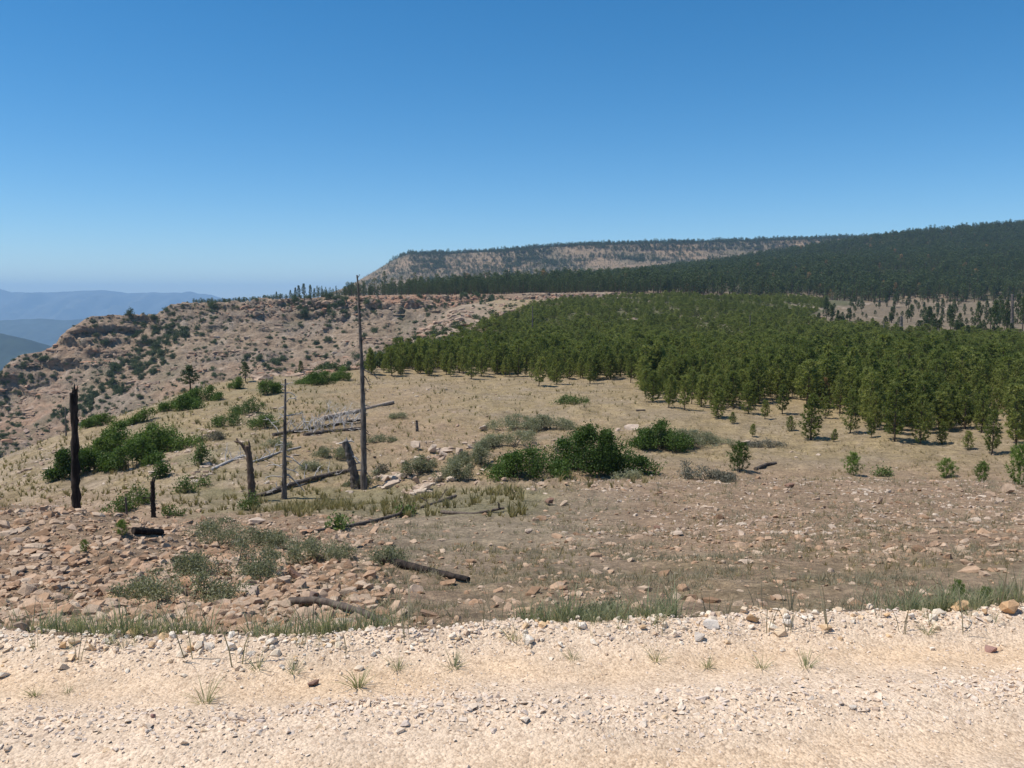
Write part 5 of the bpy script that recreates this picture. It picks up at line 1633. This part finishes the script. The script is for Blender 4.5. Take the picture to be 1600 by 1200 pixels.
for (a, lab) in [((832, 522, 832, 478, 2, 1.2), 'thin grey snag standing in the young pines above the middle front row'), ((845, 537, 845, 517, 2, 1.4), 'short grey snag in the pines just right of the thin one'),
                 ((707, 545, 707, 523, 3, 2), 'short pale snag in the pines near the canyon head'), ((1408, 529, 1408, 494, 6, 4), 'stout grey snag at the lower edge of the clearing'),
                 ((1581, 522, 1582, 460, 5, 3.4), 'tall grey snag among dark pines near the right border'), ((1219, 527, 1218, 513, 2.6, 2), 'short pale snag left of the clearing'), ((1172, 520, 1172, 492, 2, 1.2), 'thin grey snag in the pines right of centre'),
                 ((1381, 524, 1381, 504, 1.8, 1.2), 'thin snag left of the stout grey snag'), ((1264, 468, 1264, 452, 1.8, 1.2), 'thin snag above the left end of the clearing')]:
    Yd = hit(a[0], a[1] - 2, None, 150).y
    snag('far_snag', *a, M_SNAG, lab, Yd=Yd, group='dead trees far among the pines', rough=.1)
Yd = hit(968, 572, None, 118).y
snag('white_snag', 968, 572, 966, 534, 4, 2.5, M_GREYW, 'white broken snag among the young pines left of the meadow corner', Yd=Yd, group='dead trees far among the pines')

def log(name, pts, w0, w1, mat, label, branches=0, bmat=None, seed=1, blen=1.0, lift=.35, ymin=0, group='fallen logs', stub=None, spread=1.0):
    """Fallen trunk lying along photograph points on the land."""
    P = [hit(x, y, None, ymin) for x, y in pts]
    s = P[0].y / FPX
    # resample, keep the trunk on the land
    d = [0]
    for i in range(1, len(P)): d.append(d[-1] + (P[i] - P[i-1]).length)
    t = np.linspace(0, d[-1], 14)
    Q = np.array([[np.interp(v, d, [p[j] for p in P]) for j in range(3)] for v in t])
    rad = np.linspace(w0, w1, 14) * .5 * np.array([np.interp(v, d, [p.y for p in P]) for v in t]) / FPX
    gz = surf_z(Q[:, 0], Q[:, 1])
    cf = np.polyfit(t, gz, 1 if d[-1] < 12 else 2)
    fit = np.polyval(cf, t)
    Q[:, 2] = fit + np.clip((gz - fit).max(), 0, .25) * .7 + rad * lift
    r = np.random.default_rng(seed)
    root = link(name, None, None, Q[0])
    tb = MB(); tb.tube(Q - Q[0], rad, 9, .13, seed)
    link('trunk', tb.mesh('trunk', mat, smooth=True), root)
    ax = (Q[-1] - Q[0]) / np.linalg.norm(Q[-1] - Q[0])
    for k in range(branches):
        f = r.uniform(.04, .97)
        b0 = np.array([np.interp(f, np.linspace(0, 1, 14), Q[:, j]) for j in range(3)])
        dirv = np.cross(ax, rand_dirs(r, 1)[0]); dirv /= np.linalg.norm(dirv) + 1e-6
        dirv[2] = abs(dirv[2]) * .9 + .1 if r.random() < .75 else -.15
        dirv = dirv + ax * r.uniform(-.2, .9)
        Lb = blen * r.uniform(.4, 1.1)
        c = curve(b0, b0 + dirv * Lb, 6, r.uniform(-.15, .25) * Lb, seed + k, .06)
        c[:, 2] = np.maximum(c[:, 2], surf_z(c[:, 0], c[:, 1]) + .02)
        bw = r.uniform(.026, .046)
        bb = MB(); bb.tube(c - Q[0], np.linspace(bw, bw * .4, 6), 4)
        for q in (2, 3, 4):
            e = c[q] + (dirv * .3 + r.normal(0, .3, 3)) * Lb * .5
            bb.tube(np.array([c[q], (c[q] + e) / 2 + r.normal(0, .03, 3), e]) - Q[0], [bw * .6, bw * .45, bw * .25], 3)
        link('branch', bb.mesh('branch', bmat or mat), root)
    return tag(root, label, 'log', group)

log('fallen_log', [(503, 657), (560, 643), (614, 630)], 8, 5.5, M_TANLOG, 'long pale tan log lying across the slope behind the tall snag', branches=3, seed=3, blen=.6, ymin=50)
log('brushy_fallen_tree', [(427, 686), (470, 674), (520, 667), (562, 660)], 6, 5, M_DARKLOG, 'fallen tree with a tangle of silver branches behind the thin snag', branches=64, bmat=M_GREYW, seed=5, blen=1.8, ymin=50)
log('brushy_fallen_tree', [(476, 681), (520, 675), (562, 671)], 7, 6, M_DARKLOG, 'dark fallen log with silver branches just below the tangle', branches=22, bmat=M_GREYW, seed=6, blen=1.2, ymin=50)
log('fallen_log', [(399, 778), (450, 762), (500, 748), (551, 735)], 8, 7, M_DARKLOG, 'dark log lying between the brown stump and the leaning snag', branches=14, bmat=M_GREYW, seed=8, blen=.8, ymin=42)
log('fallen_log', [(474, 836), (520, 828), (570, 818), (640, 798), (712, 778)], 6, 5, M_DARKLOG, 'long thin grey log lying across the grassy draw', branches=3, seed=9, blen=.5, ymin=15)
log('fallen_log', [(690, 806), (740, 803), (788, 799)], 6, 4, M_DARKLOG, 'short dark log right of the long thin grey log', branches=1, seed=10, blen=.3, ymin=15)
log('charred_log', [(596, 883), (660, 895), (732, 911)], 14, 9, M_CHAR, 'thick charred black log on the slope in the middle', branches=0, seed=11, blen=.2, lift=.5, ymin=9)
log('fallen_log', [(452, 941), (500, 952), (560, 967), (612, 980)], 14, 9, M_DARKLOG, 'weathered grey log sloping down to the roadside grass', branches=0, seed=12, blen=.2, lift=.55, ymin=7.6)
log('charred_log', [(208, 834), (230, 835), (252, 836)], 12, 11, M_CHAR, 'short charred black log on the crest of the stony mound', seed=13, lift=.6)
log('fallen_log', [(1180, 735), (1196, 728), (1212, 724)], 6, 5, M_DARKLOG, 'short dark log right of the round seedling on the crest', seed=14, ymin=38)
log('fallen_log', [(331, 735), (355, 723), (380, 713)], 5, 4, M_GREYW, 'pale grey log on the left slope left of the brown stump', branches=8, seed=15, blen=.7, ymin=45)
log('fallen_branch', [(395, 722), (440, 706), (470, 700)], 3.5, 2.5, M_GREYW, 'pale dead branch lying between the brown stump and the thin snag', branches=8, bmat=M_GREYW, seed=16, blen=.8, ymin=45)
log('fallen_branch', [(994, 643), (1008, 642)], 4, 3, M_DARKLOG, 'short dark branch on the tan meadow before the right pines', seed=17, ymin=50)

# ================================================================== GRASS
def tuft_proto(seed, nb, hgt, spread, width, segs=2):
    r = np.random.default_rng(seed)
    V, F, n = [], [], 0
    for k in range(nb):
        az = r.uniform(0, 6.28); L = hgt * r.uniform(.55, 1.1); lean = spread * r.uniform(.15, 1.0)
        d = np.array([math.cos(az), math.sin(az), 0]); sd = np.array([-d[1], d[0], 0])
        tw = r.uniform(0, 3.14); sd = sd * math.cos(tw) + d * math.sin(tw)
        b = d * r.uniform(0, .12) * hgt + np.array([0, 0, -.02])
        pts = [b + d * lean * L * q ** 1.7 + np.array([0, 0, L * q * (1 - .25 * lean * q)]) for q in np.linspace(0, 1, segs + 1)]
        for q, p in enumerate(pts[:-1]):
            w = width * (1 - .35 * q / segs)
            V += [p - sd * w / 2, p + sd * w / 2]
        V.append(pts[-1])
        for q in range(segs - 1):
            i = n + 2 * q
            F += [(i, i + 1, i + 3), (i, i + 3, i + 2)]
        i = n + 2 * (segs - 1)
        F.append((i, i + 1, i + 2)); n = len(V)
    return np.array(V), np.array(F)

def grass_stuff(name, mat, X, Y, protos, s, parent=None):
    n = len(X)
    pos = np.stack([X, Y, surf_z(X, Y)], 1)
    V, F, T = join_copies(protos, pos, np.stack([rng.normal(0, .1, n), rng.normal(0, .1, n), rng.uniform(0, 6.28, n)], 1), s[:, None] * np.stack([rng.uniform(.8, 1.2, n)] * 2 + [rng.uniform(.7, 1.3, n)], 1), rng.integers(0, len(protos), n))
    return tag(link(name, mesh_np(name, V, F, [mat], attrs={'tint': ('FLOAT', T)})), kind='stuff')

# roadside fringe
RG = [tuft_proto(900 + k, 10, .24, .8, .0050, 2) for k in range(8)]
n = 9000
X = rng.uniform(-5.5, 6.5, n); t = rng.beta(1.4, 2.6, n)
Y = edge_Y(X) - .14 + t * 1.25
d = smooth01(fbm2(X * 1.1, Y * 1.4, 3, 101.0) * 2.0 + .36) * np.where(t < .14, .25, 1)
d *= np.interp(X, [-5, -2, 0, 3, 6], [.9, .8, 1, .9, .8])
ok = rng.random(n) < d * .75
X, Y, t = X[ok], Y[ok], t[ok]
grass_stuff('roadside_grass', M_GRASS, X, Y, RG, rng.uniform(.4, 1.15, len(X)) * np.interp(t, [0, .15, .5, 1], [.4, .8, 1.3, 1.7]))
# stiff grey stalks
SK = [tuft_proto(930 + k, 4, .34, .35, .005, 3) for k in range(5)]
n = 260
X = rng.uniform(-5, 6, n); Y = edge_Y(X) - .2 + rng.random(n) ** 1.3 * 2.2
grass_stuff('dry_stalks', M_DRYG, X, Y, SK, rng.uniform(.5, 1.2, n))
# single clumps that stand on the road
CL = [tuft_proto(950 + k, 34, .16, 1.2, .0045, 3) for k in range(5)]
CLM = [mesh_np('blades', v, f, [M_GRASS], attrs={'tint': ('FLOAT', np.repeat(np.random.default_rng(k).random(len(v) // 7 + 1), 7)[:len(v)])}) for k, (v, f) in enumerate(CL)]
for i, (cx, by, hp, lab) in enumerate([
 (55, 1087, 28, 'green grass clump on the sandy track at the left border'), (107, 1082, 20, 'wispy grass clump right of the one at the left border'),
 (322, 1098, 50, 'thin grass clump at the edge of the gravel band left of centre'), (403, 1047, 34, 'grass clump on the road edge, first right of the thin one'),
 (460, 1052, 34, 'grass clump on the road edge, second right of the thin one'), (560, 1072, 50, 'tall straggling grass clump reaching onto the sandy track'),
 (622, 1046, 32, 'grass clump on the road edge right of the straggling one'), (710, 1044, 36, 'dark grass clump on the road edge left of the picture middle'),
 (895, 1030, 24, 'small grass clump on the road edge at the picture middle'), (1025, 1033, 32, 'grass clump on the road edge right of the picture middle'),
 (1105, 1043, 30, 'spreading grass clump on the sand, first of the right three'), (1190, 1044, 32, 'spreading grass clump on the sand, second of the right three'),
 (1260, 1042, 38, 'spreading grass clump on the sand, third of the right three'), (1450, 990, 28, 'grass clump on the berm below the bright seedling'), (800, 1000, 30, 'grass clump on the berm at the picture middle')]):
    p = hit(cx, by)
    o = link('grass_clump', CLM[i % 5], None, (p.x, p.y, p.z - .01))
    k = hp * p.y / FPX / .14
    o.scale = (k, k, k); o.rotation_euler = (0, 0, i * 1.3)
    tag(o, lab, 'grass', 'grass clumps on the road')

# dry grass of the bench and the slopes
DG = [tuft_proto(960 + k, 7, .30, .8, .030, 1) for k in range(6)]
X, Y, h, x, y = sample_ground(60000, 9, 118, .70, 1.15)
d = soft_box(x, y, 480, 2600, 588, 745, 60, 20) * .7 + soft_box(x, y, -500, 620, 585, 800, 60, 20) * .35 + soft_box(x, y, 700, 2600, 735, 900, 120, 30) * .10
d = d * smooth01(fbm2(X * .25, Y * .25, 3, 111.0) * 1.2 + .6) * (h > -22)
ok = rng.random(len(X)) < d
X, Y = X[ok], Y[ok]
grass_stuff('dry_grass', M_DRY, X, Y, DG, np.clip(rng.uniform(.55, 1.15, len(X)) * np.interp(Y, [10, 60], [.5, 1]), .2, 1))
# yellow-green bunches on the left slope and in the draw
X, Y, h, x, y = sample_ground(34000, 24, 112, .70, .9)
d = soft_box(x, y, -300, 520, 592, 800, 60, 20) * .5 + soft_box(x, y, 290, 840, 764, 806, 40, 10) * .38 + soft_box(x, y, 420, 1000, 585, 760, 60, 20) * .16
d = d * smooth01(fbm2(X * .3, Y * .3, 3, 121.0) * 1.3 + .5) * (h > -16)
ok = rng.random(len(X)) < d
BG = [tuft_proto(970 + k, 12, .42, .7, .034, 2) for k in range(5)]
grass_stuff('bunch_grass', M_TUFT, X[ok], Y[ok], BG, rng.uniform(.5, 1.3, ok.sum()))
# grey matted weeds on the near slopes
X, Y, h, x, y = sample_ground(56000, 6.2, 45, .72, 1.5)
d = soft_box(x, y, 560, 2600, 745, 985, 120, 40) * .6 + soft_box(x, y, -600, 620, 790, 1000, 90, 30) * .12
d = d * smooth01(fbm2(X * .4, Y * .4, 3, 131.0) * 1.5 + .45)
ok = (rng.random(len(X)) < d) & (Y > edge_Y(X) + 1.3)
WG = [tuft_proto(980 + k, 8, .15, 1.1, .011, 1) for k in range(6)]
grass_stuff('matted_weeds', M_DRYG, X[ok], Y[ok], WG, rng.uniform(.5, 1.2, ok.sum()) * np.interp(Y[ok], [6, 40], [.8, 2.0]))

# ================================================================== HAZE
hz = bmesh.new()
bmesh.ops.create_cube(hz, size=1.0)
me = bpy.data.meshes.new('haze'); hz.to_mesh(me); hz.free()
Z0, Z1 = -620.0, 420.0
o = link('haze', me, None, (-1000, 10500, (Z0 + Z1) / 2)); o.scale = (38000, 25000, Z1 - Z0)
m = bpy.data.materials.new('haze'); m.use_nodes = True
nt = m.node_tree; nt.nodes.remove(nt.nodes['Principled BSDF'])
pv = nt.nodes.new('ShaderNodeVolumePrincipled')
pv.inputs['Density'].default_value = 7.8e-5
pv.inputs['Color'].default_value = (.44, .70, 1.0, 1)
pv.inputs['Anisotropy'].default_value = 0.0
nt.links.new(pv.outputs[0], nt.nodes['Material Output'].inputs['Volume'])
me.materials.append(m)
tag(o, kind='stuff')
